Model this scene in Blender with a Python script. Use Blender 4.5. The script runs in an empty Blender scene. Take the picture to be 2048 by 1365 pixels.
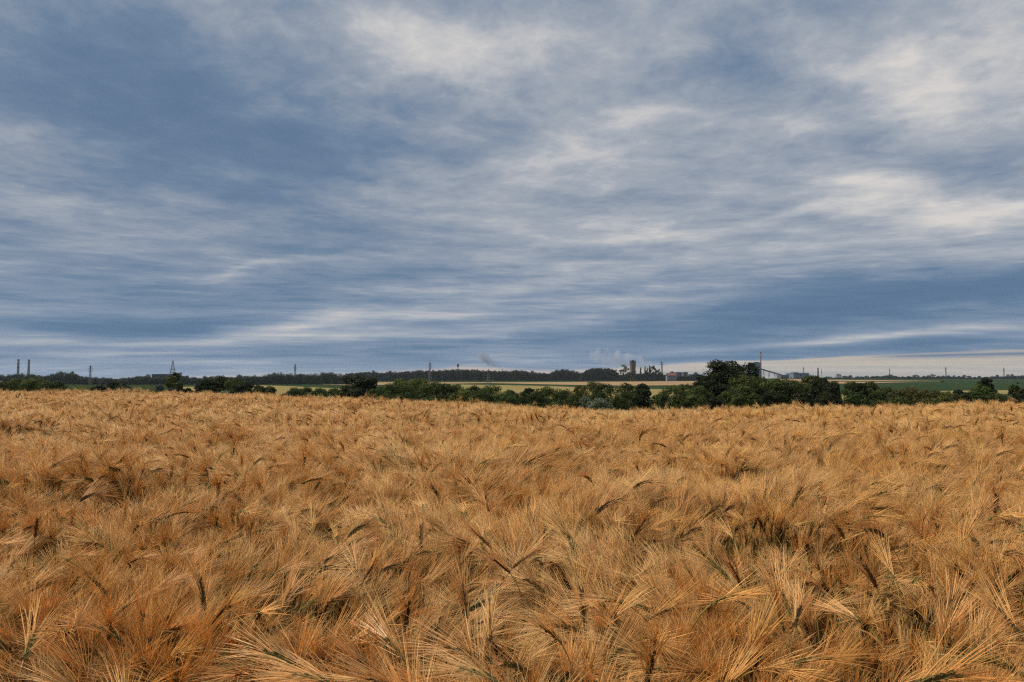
import bpy, math, random
import numpy as np
from mathutils import Vector, Matrix

R = math.radians
SC = bpy.context.scene
COL = SC.collection

# ------------------------------------------------------------------ camera
FPX = 1500.0                      # focal length in pixels of the 2048 px wide photograph
HORIZON = 752.0
PITCH = math.atan((HORIZON - 682.5) / FPX)
EYE = 1.5
cam_d = bpy.data.cameras.new('camera')
cam_d.sensor_width = 36.0
cam_d.lens = 36.0 * FPX / 2048.0
cam_d.clip_start = 0.05
cam_d.clip_end = 60000
cam = bpy.data.objects.new('camera', cam_d)
cam.location = (0, 0, EYE)
cam.rotation_euler = (R(90) + PITCH, 0, 0)
COL.objects.link(cam)
SC.camera = cam

EXPO = 1.25
SC.view_settings.view_transform = 'Standard'
SC.view_settings.look = 'None'
SC.view_settings.exposure = EXPO
SC.view_settings.gamma = 1.0
SC.cycles.max_bounces = 6
SC.cycles.diffuse_bounces = 3
SC.cycles.transmission_bounces = 3
SC.cycles.volume_bounces = 2
SC.cycles.use_denoising = False     # the awns are finer than the denoiser can keep
SC.cycles.filter_width = 1.2

def ray(px, py):
    a = (px - 1024.0) / FPX; b = (682.5 - py) / FPX
    c, s = math.cos(PITCH), math.sin(PITCH)
    d = Vector((a, c - b * s, s + b * c))
    return d.normalized()

def azel(px, py):
    d = ray(px, py)
    return math.atan2(d.x, d.y), math.asin(d.z)

def lin(c, k=1.0):
    o = []
    for v in c:
        v = v / 255.0
        o.append((v / 12.92 if v <= 0.04045 else ((v + 0.055) / 1.055) ** 2.4) * k)
    return (o[0], o[1], o[2], 1.0)

# ------------------------------------------------------------------ sky (world)
SUN_EL, SUN_AZ = 48.0, 278.0      # high behind cloud, well to the left: ears and trees stand dark, awns glow
KEXP = 1.0 / (2 ** EXPO)
W = bpy.data.worlds.new('World'); SC.world = W; W.use_nodes = True
NT = W.node_tree; NT.nodes.clear()

def N(t, **kw):
    n = NT.nodes.new(t)
    for k, v in kw.items(): setattr(n, k, v)
    return n
def put(sock, v):
    if isinstance(v, bpy.types.NodeSocket): NT.links.new(v, sock)
    elif v is not None: sock.default_value = v
def M(op, a=None, b=None, c=None, clamp=False):
    n = N('ShaderNodeMath', operation=op, use_clamp=clamp)
    for i, v in enumerate((a, b, c)):
        if v is not None: put(n.inputs[i], v)
    return n.outputs[0]
def VM(op, a=None, b=None, scale=None):
    n = N('ShaderNodeVectorMath', operation=op)
    if a is not None: put(n.inputs[0], a)
    if b is not None: put(n.inputs[1], b)
    if scale is not None: put(n.inputs['Scale'], scale)
    return n.outputs['Value'] if op in ('DOT_PRODUCT', 'LENGTH') else n.outputs[0]
def XYZ(x, y, z=0.0):
    n = N('ShaderNodeCombineXYZ'); put(n.inputs[0], x); put(n.inputs[1], y); put(n.inputs[2], z); return n.outputs[0]
def noise(vec, scale, detail=6, rough=0.55, dist=0.0):
    n = N('ShaderNodeTexNoise', noise_dimensions='3D')
    put(n.inputs['Vector'], vec); n.inputs['Scale'].default_value = scale
    n.inputs['Detail'].default_value = detail; n.inputs['Roughness'].default_value = rough
    n.inputs['Distortion'].default_value = dist
    return n
def smooth(x, a, b):
    n = N('ShaderNodeMapRange', interpolation_type='SMOOTHSTEP')
    put(n.inputs[0], x); n.inputs[1].default_value = a; n.inputs[2].default_value = b
    return n.outputs[0]
def mix(f, a, b):
    n = N('ShaderNodeMix', data_type='RGBA'); put(n.inputs[0], f); put(n.inputs[6], a); put(n.inputs[7], b); return n.outputs[2]

tc = N('ShaderNodeTexCoord').outputs['Generated']
dirn = VM('NORMALIZE', tc)
sx = N('ShaderNodeSeparateXYZ'); put(sx.inputs[0], dirn)
dx, dy, dz = sx.outputs
az = M('ARCTAN2', dx, dy)
el = M('ARCSINE', dz)
elp = M('MAXIMUM', el, 0.0)
inv = M('DIVIDE', 1.0, M('ADD', M('MAXIMUM', dz, 0.0), 0.11))
plane = XYZ(M('MULTIPLY', dx, inv), M('MULTIPLY', dy, inv), 0.0)     # the flat cloud deck seen in perspective
def streak(vec, ang, stretch):
    n = N('ShaderNodeMapping'); put(n.inputs[0], vec)
    n.inputs['Rotation'].default_value = (0, 0, ang); n.inputs['Scale'].default_value = (1.0 / stretch, 1.0, 1.0)
    return n.outputs[0]
pl = streak(plane, R(-18), 1.35)
# warp of the large layout so that its borders are ragged like cloud
wn = noise(XYZ(az, M('MULTIPLY', el, 1.9), 0.0), 3.2, 6, 0.58)
wv = VM('SUBTRACT', wn.outputs['Color'], (0.5, 0.5, 0.5))
damp = M('MULTIPLY', smooth(el, 0.0, 0.30), 1.0)
wv = VM('MULTIPLY', wv, XYZ(0.42, M('MULTIPLY_ADD', damp, 0.20, 0.012), 0.0))
ae = VM('ADD', XYZ(az, el, 0.0), wv)

BL = [  # px, py, rx, ry, amplitude, tilt (deg, up to the right)
 (300,250,330,190,-.42,-12),(90,90,260,120,-.16,0),(560,330,260,110,-.24,-8),(420,60,260,60,-.10,0),
 (860,185,180,56,.38,-6),(790,60,90,60,.24,-50),(960,70,230,80,.20,0),(830,268,230,34,-.22,0),
 (25,310,120,48,.26,-15),(120,425,110,26,.36,-4),(110,520,260,40,-.05,0),
 (900,380,240,66,.22,0),(1130,330,170,60,.20,20),(1240,225,130,34,.20,0),(1100,120,170,60,.10,10),
 (1450,110,190,80,-.20,0),(1560,290,200,40,-.12,10),(1560,240,140,40,.18,6),(1350,400,200,40,-.10,4),
 (1770,110,120,60,.36,-30),(1930,90,150,110,.24,0),(1960,320,130,60,-.26,10),(1900,210,160,40,.10,0),
 (1800,395,140,46,.36,-14),(1690,450,120,26,.20,0),(1880,500,200,26,.14,4),(1940,430,120,26,.30,8),
 (1360,478,330,13,.20,5),(1300,515,360,11,-.14,4),(1250,545,380,14,.14,5),(1180,582,380,12,-.14,5),
 (1750,606,460,40,-.38,7),(1960,622,220,56,-.14,4),(1420,640,330,34,-.22,3),(1500,600,330,12,-.10,8),
 (1150,605,330,15,.26,6),(760,632,260,18,.36,10),(570,546,120,8,.30,8),(700,575,260,15,-.16,5),
 (330,600,330,30,-.12,0),(120,560,260,18,.10,0),(260,625,220,8,.14,0),(200,655,300,14,-.14,0),
 (930,664,240,14,.26,6),(560,678,200,9,.34,3),(440,640,160,16,-.20,6),(1850,668,260,9,.44,3),
 (1560,688,260,7,.16,3),(1450,712,200,9,-.10,3),(1150,680,280,14,-.20,0),(150,688,200,6,.30,0),(320,700,340,14,-.20,0),
 (880,702,300,14,-.14,2),(250,708,250,4,.20,2),(1700,702,460,9,-.34,2),(620,655,160,6,.2,4),
]
acc = None
base = 0.50
for (px, py, rx, ry, amp, tilt) in BL:
    a0, e0 = azel(px, py)
    mp = N('ShaderNodeMapping', vector_type='TEXTURE'); put(mp.inputs[0], ae)
    mp.inputs['Location'].default_value = (a0, e0, 0); mp.inputs['Rotation'].default_value = (0, 0, R(tilt))
    mp.inputs['Scale'].default_value = (rx / FPX, ry / FPX, 1.0)
    d2 = VM('DOT_PRODUCT', mp.outputs[0], mp.outputs[0])
    g = M('POWER', 0.3679, d2)
    amp *= 0.82 if ry > 18 else 0.66
    acc = M('MULTIPLY_ADD', g, amp, acc if acc is not None else base)
# cloud texture: soft billows, fine wisps, thin sheets near the horizon
n1 = noise(pl, 1.0, 5, 0.55, 0.2).outputs[0]
n2 = noise(streak(plane, R(-24), 2.6), 2.6, 4, 0.55, 0.3).outputs[0]
pv = M('MULTIPLY', M('DIVIDE', el, M('ADD', M('MAXIMUM', el, 0.0), 0.13)), 3.0)
n3 = noise(streak(XYZ(az, pv, 0.7), R(16), 1.25), 5.6, 10, 0.66, 0.20).outputs[0]
n5 = noise(streak(XYZ(az, pv, 3.1), R(24), 1.5), 19.0, 6, 0.66, 0.35).outputs[0]
n4 = noise(streak(XYZ(az, M('MULTIPLY', el, 14.0), 0.3), R(9), 1.6), 5.0, 8, 0.66, 0.4).outputs[0]
low = M('SUBTRACT', 1.0, smooth(el, 0.03, 0.20))
B = acc
B = M('MULTIPLY_ADD', M('SUBTRACT', n1, 0.5), 0.50, B)
B = M('MULTIPLY_ADD', M('MULTIPLY', M('SUBTRACT', n2, 0.5), M('SUBTRACT', 1.25, smooth(el, 0.1, 0.4))), 0.42, B)
B = M('MULTIPLY_ADD', M('MULTIPLY', M('SUBTRACT', n3, 0.5), M('MULTIPLY_ADD', smooth(el, 0.05, 0.25), 0.75, 0.25)), 1.05, B)
B = M('MULTIPLY_ADD', M('MULTIPLY', M('SUBTRACT', n5, 0.5), smooth(el, 0.02, 0.12)), 0.64, B)
B = M('MULTIPLY_ADD', M('MULTIPLY', smooth(az, -0.25, 0.35), smooth(el, 0.1, 0.2)), 0.10, B)
B = M('MULTIPLY_ADD', M('MULTIPLY', M('SUBTRACT', n4, 0.5), low), 0.80, B)
Bs = N('ShaderNodeMath', operation='SMOOTH_MAX'); put(Bs.inputs[0], B); Bs.inputs[1].default_value = 0.06; Bs.inputs[2].default_value = 0.40; B = Bs.outputs[0]
def ramp(f, stops):
    n = N('ShaderNodeValToRGB'); put(n.inputs[0], f)
    cr = n.color_ramp; cr.interpolation = 'EASE' if False else 'LINEAR'
    cr.elements[0].position = stops[0][0]; cr.elements[0].color = stops[0][1]
    cr.elements[1].position = stops[1][0]; cr.elements[1].color = stops[1][1]
    for p, c in stops[2:]:
        e = cr.elements.new(p); e.color = c
    return n.outputs[0]
cHigh = ramp(B, [(0.0, lin((90,114,144), KEXP)), (1.0, lin((212,208,205), KEXP)), (0.22, lin((108,130,157), KEXP)),
                 (0.45, lin((137,150,168), KEXP)), (0.66, lin((163,170,181), KEXP)), (0.84, lin((191,192,195), KEXP))])
cLow = ramp(B, [(0.0, lin((80,108,140), KEXP)), (1.0, lin((222,211,202), KEXP)), (0.25, lin((94,122,152), KEXP)),
                (0.5, lin((128,146,169), KEXP)), (0.75, lin((172,178,187), KEXP))])
cloud = mix(smooth(el, 0.03, 0.22), cLow, cHigh)
# clear strip of dusk glow under the cloud base, its edge rising to the right
fc = N('ShaderNodeFloatCurve')
put(fc.inputs[1], M('MULTIPLY_ADD', az, 0.5, 0.5))
cv = fc.mapping.curves[0]
edge = [(-700,760),(0,757),(150,757),(300,752),(500,750),(620,750),(720,744),(860,737),(950,731),(1050,737),(1120,738),(1250,733),(1400,725),(1640,715),(1850,704),(2048,700),(2600,690)]
pts = [((azel(px, 752)[0]) * 0.5 + 0.5, azel(px, py)[1] * 10) for px, py in edge]
cv.points[0].location = (0.0, pts[0][1]); cv.points[1].location = (1.0, pts[-1][1])
for p in pts: cv.points.new(*p)
fc.mapping.use_clip = False
fc.mapping.update()
edge_el = M('MULTIPLY', fc.outputs[0], 0.1)
wob = M('MULTIPLY', M('SUBTRACT', noise(XYZ(M('MULTIPLY', az, 5.0), M('MULTIPLY', el, 60.0), 0.0), 1.6, 5, 0.55).outputs[0], 0.5), 0.008)
gl = M('SUBTRACT', M('ADD', edge_el, wob), el)
glowf = smooth(M('DIVIDE', gl, M('MULTIPLY_ADD', smooth(az, 0.02, 0.34), -0.0048, 0.0070)), -0.15, 1.0)
gs = noise(streak(XYZ(az, M('MULTIPLY', el, 22.0), 0.0), R(6), 2.2), 3.0, 6, 0.6, 0.5).outputs[0]
right_c = mix(smooth(gs, 0.30, 0.60), lin((150,152,154), KEXP), lin((198,186,171), KEXP))
left_c = mix(smooth(gs, 0.35, 0.65), lin((186,170,160), KEXP), lin((230,200,170), KEXP))
glow_c = mix(smooth(az, -0.12, 0.30), left_c, right_c)
# a thin slate cloud bar lies in the strip at the right
bar_el = M('MULTIPLY_ADD', az, 0.012, azel(1900, 710.5)[1] - 0.012 * azel(1900, 710)[0])
bar = M('POWER', 0.3679, M('POWER', M('DIVIDE', M('ABSOLUTE', M('SUBTRACT', el, M('MULTIPLY_ADD', M('SUBTRACT', gs, 0.5), 0.006, bar_el))), 0.0021), 2.0))
bar = M('MULTIPLY', bar, smooth(az, azel(1690, 710)[0], azel(1850, 710)[0]))
bar2 = M('MULTIPLY', smooth(gs, 0.50, 0.66), M('MULTIPLY_ADD', smooth(el, 0.0, 0.03), 0.45, 0.05))
glow_c = mix(M('MAXIMUM', bar, bar2), glow_c, lin((104,124,150), KEXP))
cloud = mix(glowf, cloud, glow_c)
# nishita sky: what shows through where the deck thins, and the light from behind the cloud
sky = N('ShaderNodeTexSky', sky_type='NISHITA')
sky.sun_disc = False; sky.sun_elevation = R(SUN_EL); sky.sun_rotation = R(SUN_AZ)
sky_c = VM('SCALE', sky.outputs[0], scale=0.10)
cover = M('SUBTRACT', 1.0, M('MULTIPLY', smooth(M('MULTIPLY', B, n2), 0.56, 0.75), 0.18))
tot = mix(cover, sky_c, cloud)
# overcast sky: the deck is brighter overhead than it is low down
zen = M('MULTIPLY_ADD', smooth(el, 0.50, 1.15), 1.5, 1.0)
tot = VM('SCALE', tot, scale=zen)
bg = N('ShaderNodeBackground'); put(bg.inputs[0], tot); bg.inputs[1].default_value = 1.0
put(N('ShaderNodeOutputWorld').inputs[0], bg.outputs[0])

# ------------------------------------------------------------------ sun behind thin cloud
sd = bpy.data.lights.new('sun', 'SUN'); sd.energy = 1.5; sd.angle = R(10); sd.color = (1.0, 0.93, 0.82)
so = bpy.data.objects.new('sun', sd); COL.objects.link(so)
a_, e_ = R(SUN_AZ), R(SUN_EL)
tosun = Vector((math.sin(a_) * math.cos(e_), math.cos(a_) * math.cos(e_), math.sin(e_)))
so.rotation_euler = tosun.to_track_quat('Z', 'Y').to_euler()


# ------------------------------------------------------------------ helpers
def mesh_obj(name, V, F, mat, parent=None, smooth_=False, link=True):
    me = bpy.data.meshes.new(name)
    if isinstance(F, np.ndarray):
        V = np.asarray(V, np.float32)
        me.vertices.add(len(V)); me.vertices.foreach_set('co', V.ravel())
        k = F.shape[1]
        me.loops.add(F.size); me.loops.foreach_set('vertex_index', F.ravel().astype(np.int32))
        me.polygons.add(len(F)); me.polygons.foreach_set('loop_start', np.arange(0, F.size, k, dtype=np.int32))
        me.update(calc_edges=True)
    else:
        me.from_pydata([tuple(v) for v in V], [], [tuple(f) for f in F]); me.update()
    for m in (mat if isinstance(mat, (list, tuple)) else [mat]): me.materials.append(m)
    if smooth_: me.polygons.foreach_set('use_smooth', [True] * len(me.polygons))
    o = bpy.data.objects.new(name, me)
    if link: COL.objects.link(o)
    if parent is not None: o.parent = parent
    return o
def empty(name, loc, label, cat, group=None, rz=0.0):
    o = bpy.data.objects.new(name, None); COL.objects.link(o)
    o.empty_display_size = 0.2
    o.location = loc; o.rotation_euler = (0, 0, rz)
    o['label'] = label; o['category'] = cat
    if group: o['group'] = group
    return o
class MB:
    def __init__(s): s.V = []; s.F = []
    def add(s, V, F):
        o = len(s.V); s.V += [tuple(v) for v in V]; s.F += [tuple(i + o for i in f) for f in F]
    def box(s, c, d, rz=0.0):
        cx, cy, cz = c; x, y, z = d[0] / 2, d[1] / 2, d[2] / 2
        ca, sa = math.cos(rz), math.sin(rz)
        P = []
        for k in (-z, z):
            for i, j in ((-x, -y), (x, -y), (x, y), (-x, y)):
                P.append((cx + i * ca - j * sa, cy + i * sa + j * ca, cz + k))
        s.add(P, [(3,2,1,0),(4,5,6,7),(0,1,5,4),(1,2,6,5),(2,3,7,6),(3,0,4,7)])
    def tube(s, pts, rad, n=6, cap=True):
        pts = [Vector(p) for p in pts]; V = []; F = []
        if not isinstance(rad, (list, tuple)): rad = [rad] * len(pts)
        for i, p in enumerate(pts):
            t = (pts[min(i + 1, len(pts) - 1)] - pts[max(i - 1, 0)]).normalized()
            u = t.orthogonal().normalized(); w = t.cross(u)
            if i: # keep the frame steady
                u = (pu - t * pu.dot(t)).normalized(); w = t.cross(u)
            pu = u
            for k in range(n):
                a = 2 * math.pi * k / n
                V.append(p + (u * math.cos(a) + w * math.sin(a)) * rad[i])
        for i in range(len(pts) - 1):
            for k in range(n):
                a = i * n + k; b = i * n + (k + 1) % n
                F.append((a, b, b + n, a + n))
        if cap: F.append(tuple(range(n - 1, -1, -1))); F.append(tuple(range((len(pts) - 1) * n, len(pts) * n)))
        s.add(V, F)
    def build(s, name, mat, parent=None, smooth_=False, link=True): return mesh_obj(name, s.V, s.F, mat, parent, smooth_, link)

# materials
def mat(name): 
    m = bpy.data.materials.new(name); m.use_nodes = True
    nt = m.node_tree; nt.nodes.clear()
    return m, nt
def simple_mat(name, col, rough=0.7, var=0.25, scale=3.0, metal=0.0, trans=0.0, rnd=0.0, col2=None, spec=0.3, coord='Object'):
    """procedural colour: noise between two tones, with a per-object shift"""
    m, nt = mat(name); ns = nt.nodes; L = nt.links
    out = ns.new('ShaderNodeOutputMaterial'); bs = ns.new('ShaderNodeBsdfPrincipled')
    bs.inputs['Roughness'].default_value = rough; bs.inputs['Metallic'].default_value = metal
    bs.inputs['Specular IOR Level'].default_value = spec
    t = ns.new('ShaderNodeTexCoord'); nz = ns.new('ShaderNodeTexNoise'); nz.inputs['Scale'].default_value = scale
    nz.inputs['Detail'].default_value = 5
    if coord == 'World':
        gm = ns.new('ShaderNodeNewGeometry'); L.new(gm.outputs['Position'], nz.inputs['Vector'])
    else: L.new(t.outputs['Object'], nz.inputs['Vector'])
    mr = ns.new('ShaderNodeMapRange'); mr.inputs[1].default_value = 0.32; mr.inputs[2].default_value = 0.68
    L.new(nz.outputs[0], mr.inputs[0])
    mx = ns.new('ShaderNodeMix'); mx.data_type = 'RGBA'; L.new(mr.outputs[0], mx.inputs[0])
    c2 = col2 if col2 else tuple(c * (1 + var) for c in col)
    c1 = col if col2 else tuple(c * (1 - var) for c in col)
    mx.inputs[6].default_value = (*c1, 1); mx.inputs[7].default_value = (*c2, 1)
    cout = mx.outputs[2]
    if rnd > 0:
        oi = ns.new('ShaderNodeObjectInfo'); r2 = ns.new('ShaderNodeMapRange')
        L.new(oi.outputs['Random'], r2.inputs[0]); r2.inputs[3].default_value = 1 - rnd; r2.inputs[4].default_value = 1 + rnd
        hs = ns.new('ShaderNodeHueSaturation'); L.new(cout, hs.inputs['Color']); L.new(r2.outputs[0], hs.inputs['Value'])
        wn_ = ns.new('ShaderNodeTexWhiteNoise'); wn_.noise_dimensions = '1D'; L.new(oi.outputs['Random'], wn_.inputs['W'])
        r3 = ns.new('ShaderNodeMapRange'); L.new(wn_.outputs[0], r3.inputs[0]); r3.inputs[3].default_value = 0.5 - rnd * 0.06; r3.inputs[4].default_value = 0.5 + rnd * 0.06
        L.new(r3.outputs[0], hs.inputs['Hue'])
        cout = hs.outputs[0]
    L.new(cout, bs.inputs['Base Color'])
    if trans > 0:
        tr = ns.new('ShaderNodeBsdfTranslucent'); L.new(cout, tr.inputs['Color'])
        ms = ns.new('ShaderNodeMixShader'); ms.inputs[0].default_value = trans
        L.new(bs.outputs[0], ms.inputs[1]); L.new(tr.outputs[0], ms.inputs[2]); L.new(ms.outputs[0], out.inputs[0])
    else: L.new(bs.outputs[0], out.inputs[0])
    return m

# barley materials
M_awn = simple_mat('awn_straw', (0.80,0.415,0.105), 0.45, scale=1.6, trans=0.25, rnd=0.08, col2=(0.93,0.585,0.225), coord='World', spec=0.35)
def add_shade(m):
    # each awn carries its own tone
    nt = m.node_tree; bs = [n for n in nt.nodes if n.type == 'BSDF_PRINCIPLED'][0]
    src = bs.inputs['Base Color'].links[0].from_socket
    dst = [l.to_socket for l in nt.links if l.from_socket == src]
    t = nt.nodes.new('ShaderNodeAttribute'); t.attribute_name = 'shade'
    vm = nt.nodes.new('ShaderNodeVectorMath'); vm.operation = 'SCALE'
    nt.links.new(src, vm.inputs[0]); nt.links.new(t.outputs['Fac'], vm.inputs['Scale'])
    for d in dst: nt.links.new(vm.outputs[0], d)
add_shade(M_awn)
M_awn_green = simple_mat('awn_green', (0.52,0.36,0.09), 0.45, scale=40, trans=0.25, rnd=0.1, col2=(0.70,0.52,0.18))
add_shade(M_awn_green)
M_ear = simple_mat('ear_dark', (0.070,0.048,0.020), 0.8, scale=160, trans=0.0, rnd=0.30, col2=(0.175,0.110,0.042), spec=0.05)
M_ear_gold = simple_mat('ear_gold', (0.17,0.095,0.032), 0.8, scale=160, trans=0.0, rnd=0.25, col2=(0.32,0.19,0.07), spec=0.05)
M_ear_green = simple_mat('ear_green', (0.085,0.073,0.021), 0.8, scale=160, trans=0.0, rnd=0.2, col2=(0.18,0.145,0.046), spec=0.05)
M_stem = simple_mat('stem_straw', (0.24,0.17,0.035), 0.5, scale=12, trans=0.15, rnd=0.35, col2=(0.45,0.27,0.08))
M_leaf = simple_mat('leaf_dry', (0.36,0.14,0.03), 0.6, scale=18, trans=0.3, rnd=0.3, col2=(0.55,0.29,0.08))
M_soil = simple_mat('soil', (0.07,0.045,0.025), 0.95, scale=1.5, coord='World')

# ------------------------------------------------------------------ terrain
CREST = [(-1200,33),(0,31),(150,28.5),(300,25.2),(560,20.6),(700,17.6),(860,15.8),(1000,14.4),(1130,13.6),(1250,13.3),(1400,13.6),(1500,14.2),(1680,15.0),(1850,15.9),(2048,17.2),(3000,19)]
CA = np.array([math.atan2((p - 1024) / FPX, 1) for p, _ in CREST]); CR = np.array([c for _, c in CREST])
def crest(az_): return np.interp(az_, CA, CR)
FARR = np.log(np.array([1.0, 130, 300, 760, 1250, 2000, 4000, 6000])); FARZ = np.array([-6.6,-6.6,-7.0,-7.6,-7.4,-5.6,-12.5,-20.0])
def gz(x, y):
    x = np.asarray(x, float); y = np.asarray(y, float)
    r = np.hypot(x, y) + 1e-6; a = np.arctan2(x, y)
    t = np.maximum(r - crest(a) + 1.2, 0)
    drop = 0.125 * (np.sqrt(t * t + 9.0) - 3.0)
    zf = -np.interp(np.log(r), FARR, FARZ)
    return -zf * (1 - np.exp(-drop / zf))
def hit(px, py, rmin=40, rmax=6000):
    d = ray(px, py); rr = np.geomspace(rmin, rmax, 6000)
    h = math.hypot(d.x, d.y); s = rr / h
    z = EYE + d.z * s - gz(d.x * s, d.y * s)
    k = np.argmax(z < 0)
    if z[k] >= 0: k = len(rr) - 1
    return Vector((d.x * s[k], d.y * s[k], float(gz(d.x * s[k], d.y * s[k]))))
def on_ground(px, D):
    """ground point seen in photo column px at depth D"""
    x = (px - 1024) / FPX * D
    return Vector((x, D, float(gz(x, D))))
def z_at(py, D):     # height of photo row py at depth D
    d = ray(1024, py); return EYE + d.z / d.y * D

rs = np.concatenate([np.linspace(0.5, 50, 60), np.geomspace(52, 6000, 80)])
NA = 240
aa = np.linspace(-math.pi, math.pi, NA, endpoint=False)
RR, AA = np.meshgrid(rs, aa, indexing='ij')
X = RR * np.sin(AA); Y = RR * np.cos(AA); Z = gz(X, Y)
V = np.stack([X, Y, Z], -1).reshape(-1, 3); V = np.vstack([V, [[0, 0, 0]]])
F = []
for i in range(len(rs) - 1):
    for j in range(NA):
        k = (j + 1) % NA
        F.append((i * NA + j, i * NA + k, (i + 1) * NA + k, (i + 1) * NA + j))
for j in range(NA): F.append((len(V) - 1, (j + 1) % NA, j, j))
M_green = simple_mat('ground_grass', (0.024,0.034,0.009), 0.9, scale=0.02, coord='World', col2=(0.034,0.046,0.012), spec=0.0)
F = [f if f[2] != f[3] else f[:3] for f in F]
g = mesh_obj('ground', V, F, [M_green, M_soil], smooth_=True)
for i, p in enumerate(g.data.polygons):
    c = p.center
    if math.hypot(c.x, c.y) < float(crest(math.atan2(c.x, c.y))) + 12: p.material_index = 1
g['kind'] = 'structure'; g['label'] = 'ground running from the barley field down into the green valley'; g['category'] = 'ground'

def strip(name, top, bot, m, label, lift=0.12, n=60, rows=8):
    """a field draped on the terrain between two edges, each a list of (px,py)"""
    tx = np.array(top, float); bx = np.array(bot, float)
    x0, x1 = max(tx[0, 0], bx[0, 0]), min(tx[-1, 0], bx[-1, 0])
    V = []; F = []
    for i in range(n + 1):
        px = x0 + (x1 - x0) * i / n
        a = hit(px, float(np.interp(px, tx[:, 0], tx[:, 1]))); b = hit(px, float(np.interp(px, bx[:, 0], bx[:, 1])))
        for j in range(rows + 1):
            p = a.lerp(b, (j / rows) ** 1.0)
            V.append((p.x, p.y, float(gz(p.x, p.y)) + lift))
    for i in range(n):
        for j in range(rows):
            k = i * (rows + 1) + j
            F.append((k, k + 1, k + rows + 2, k + rows + 1))
    o = mesh_obj(name, V, F, m); o['kind'] = 'structure'; o['label'] = label; o['category'] = 'field'
    return o
M_beet = simple_mat('field_crop_green', (0.024,0.040,0.016), 0.9, scale=0.03, coord='World', col2=(0.033,0.052,0.021), spec=0.0)
M_pale = simple_mat('field_stubble', (0.27,0.17,0.085), 0.9, scale=0.03, coord='World', col2=(0.34,0.22,0.115), spec=0.0)
M_yel = simple_mat('field_ripe', (0.20,0.155,0.055), 0.9, scale=0.05, coord='World', col2=(0.27,0.205,0.08), spec=0.0)
strip('field', [(520,769),(600,768),(700,765),(1500,759)], [(520,775),(700,783),(900,775),(1500,787)], M_beet, 'dark green crop field below the middle wood', 0.08)
strip('field', [(1480,757.5),(1750,757),(2100,757)], [(1480,795),(1750,799),(2100,802)], M_beet, 'wide dark green crop field under the row of horizon trees', 0.08)
strip('field', [(625,768.5),(720,765.5),(980,765.5),(1120,765),(1400,763)], [(625,769.2),(700,772),(980,767),(1120,770.5),(1250,772.5),(1400,771.5)], M_pale, 'thin pale stubble strip across the green valley field', 0.35)
strip('field', [(1560,758.5),(1645,760),(1750,761),(1880,763)], [(1560,768),(1645,769),(1750,766.8),(1880,763.8)], M_pale, 'tapering pale stubble strip seen between the thicket and the horizon trees', 0.35)
strip('field', [(504,771),(560,773),(610,775),(720,781)], [(504,795),(560,797),(610,799),(720,802)], M_yel, 'pale yellow field patch behind the small round bushes', 0.35)
strip('field', [(900,770),(980,771),(1080,773),(1200,777),(1500,784),(1700,790)], [(900,790),(980,795),(1080,800),(1200,806),(1500,806),(1700,806)], M_yel, 'yellow field strip glimpsed behind the willow thicket', 0.35)
strip('field', [(1880,783.5),(2048,781.5),(2100,781)], [(1880,792),(2048,790),(2100,790)], M_yel, 'small yellow strip showing behind bushes at the field corner', 0.35, n=20)
strip('field', [(362,775),(398,774.5)], [(362,783.5),(398,783.5)], M_yel, 'small yellow field patch beside the dark bush clump', 0.35, n=10)

# ------------------------------------------------------------------ foliage
def leaf_mesh(rng, lumps, n, size, inner=0.5, flat=1.0):
    """lumps: list of (cx,cy,cz,rx,ry,rz). many leaf-sized quads through the crown"""
    L = np.array(lumps, float)
    w = (L[:, 3] * L[:, 5]); w = w / w.sum()
    idx = rng.choice(len(L), n, p=w)
    d = rng.normal(size=(n, 3)); d /= np.linalg.norm(d, axis=1)[:, None]
    low = d[:, 2] < -0.3; d[low, 2] *= rng.uniform(0.2, 1, low.sum())
    # bumpy radius: small lobes per direction
    ph = idx[:, None] * 1.7
    bump = 1 + 0.10 * np.sin(d[:, :1] * 7 + ph) * np.cos(d[:, 1:2] * 6 - ph) + 0.08 * np.sin(d[:, 2:3] * 11 + ph * 2)
    q = rng.uniform(0, 1, n)
    rad = np.where(rng.uniform(size=n) < inner, 0.55 + 0.45 * q ** 0.5, 0.93 + 0.12 * rng.normal(size=n) * 0.6)[:, None] * bump
    P = L[idx, :3] + d * L[idx, 3:6] * rad
    nrm = d * 1.2 + rng.normal(size=(n, 3)) * 0.42 + np.array([0, 0, 0.15]); nrm /= np.linalg.norm(nrm, axis=1)[:, None]
    t = np.cross(nrm, rng.normal(size=(n, 3))); t /= np.linalg.norm(t, axis=1)[:, None] + 1e-9
    b = np.cross(nrm, t)
    s = (size * rng.uniform(0.5, 1.25, n))[:, None]; s2 = s * rng.uniform(0.35, 0.8, n)[:, None]
    V = np.stack([P - t * s, P - b * s2 * 0.9, P + t * s, P + b * s2], 1).reshape(-1, 3)
    F = np.arange(4 * n, dtype=np.int32).reshape(-1, 4)
    return V, F

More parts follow.
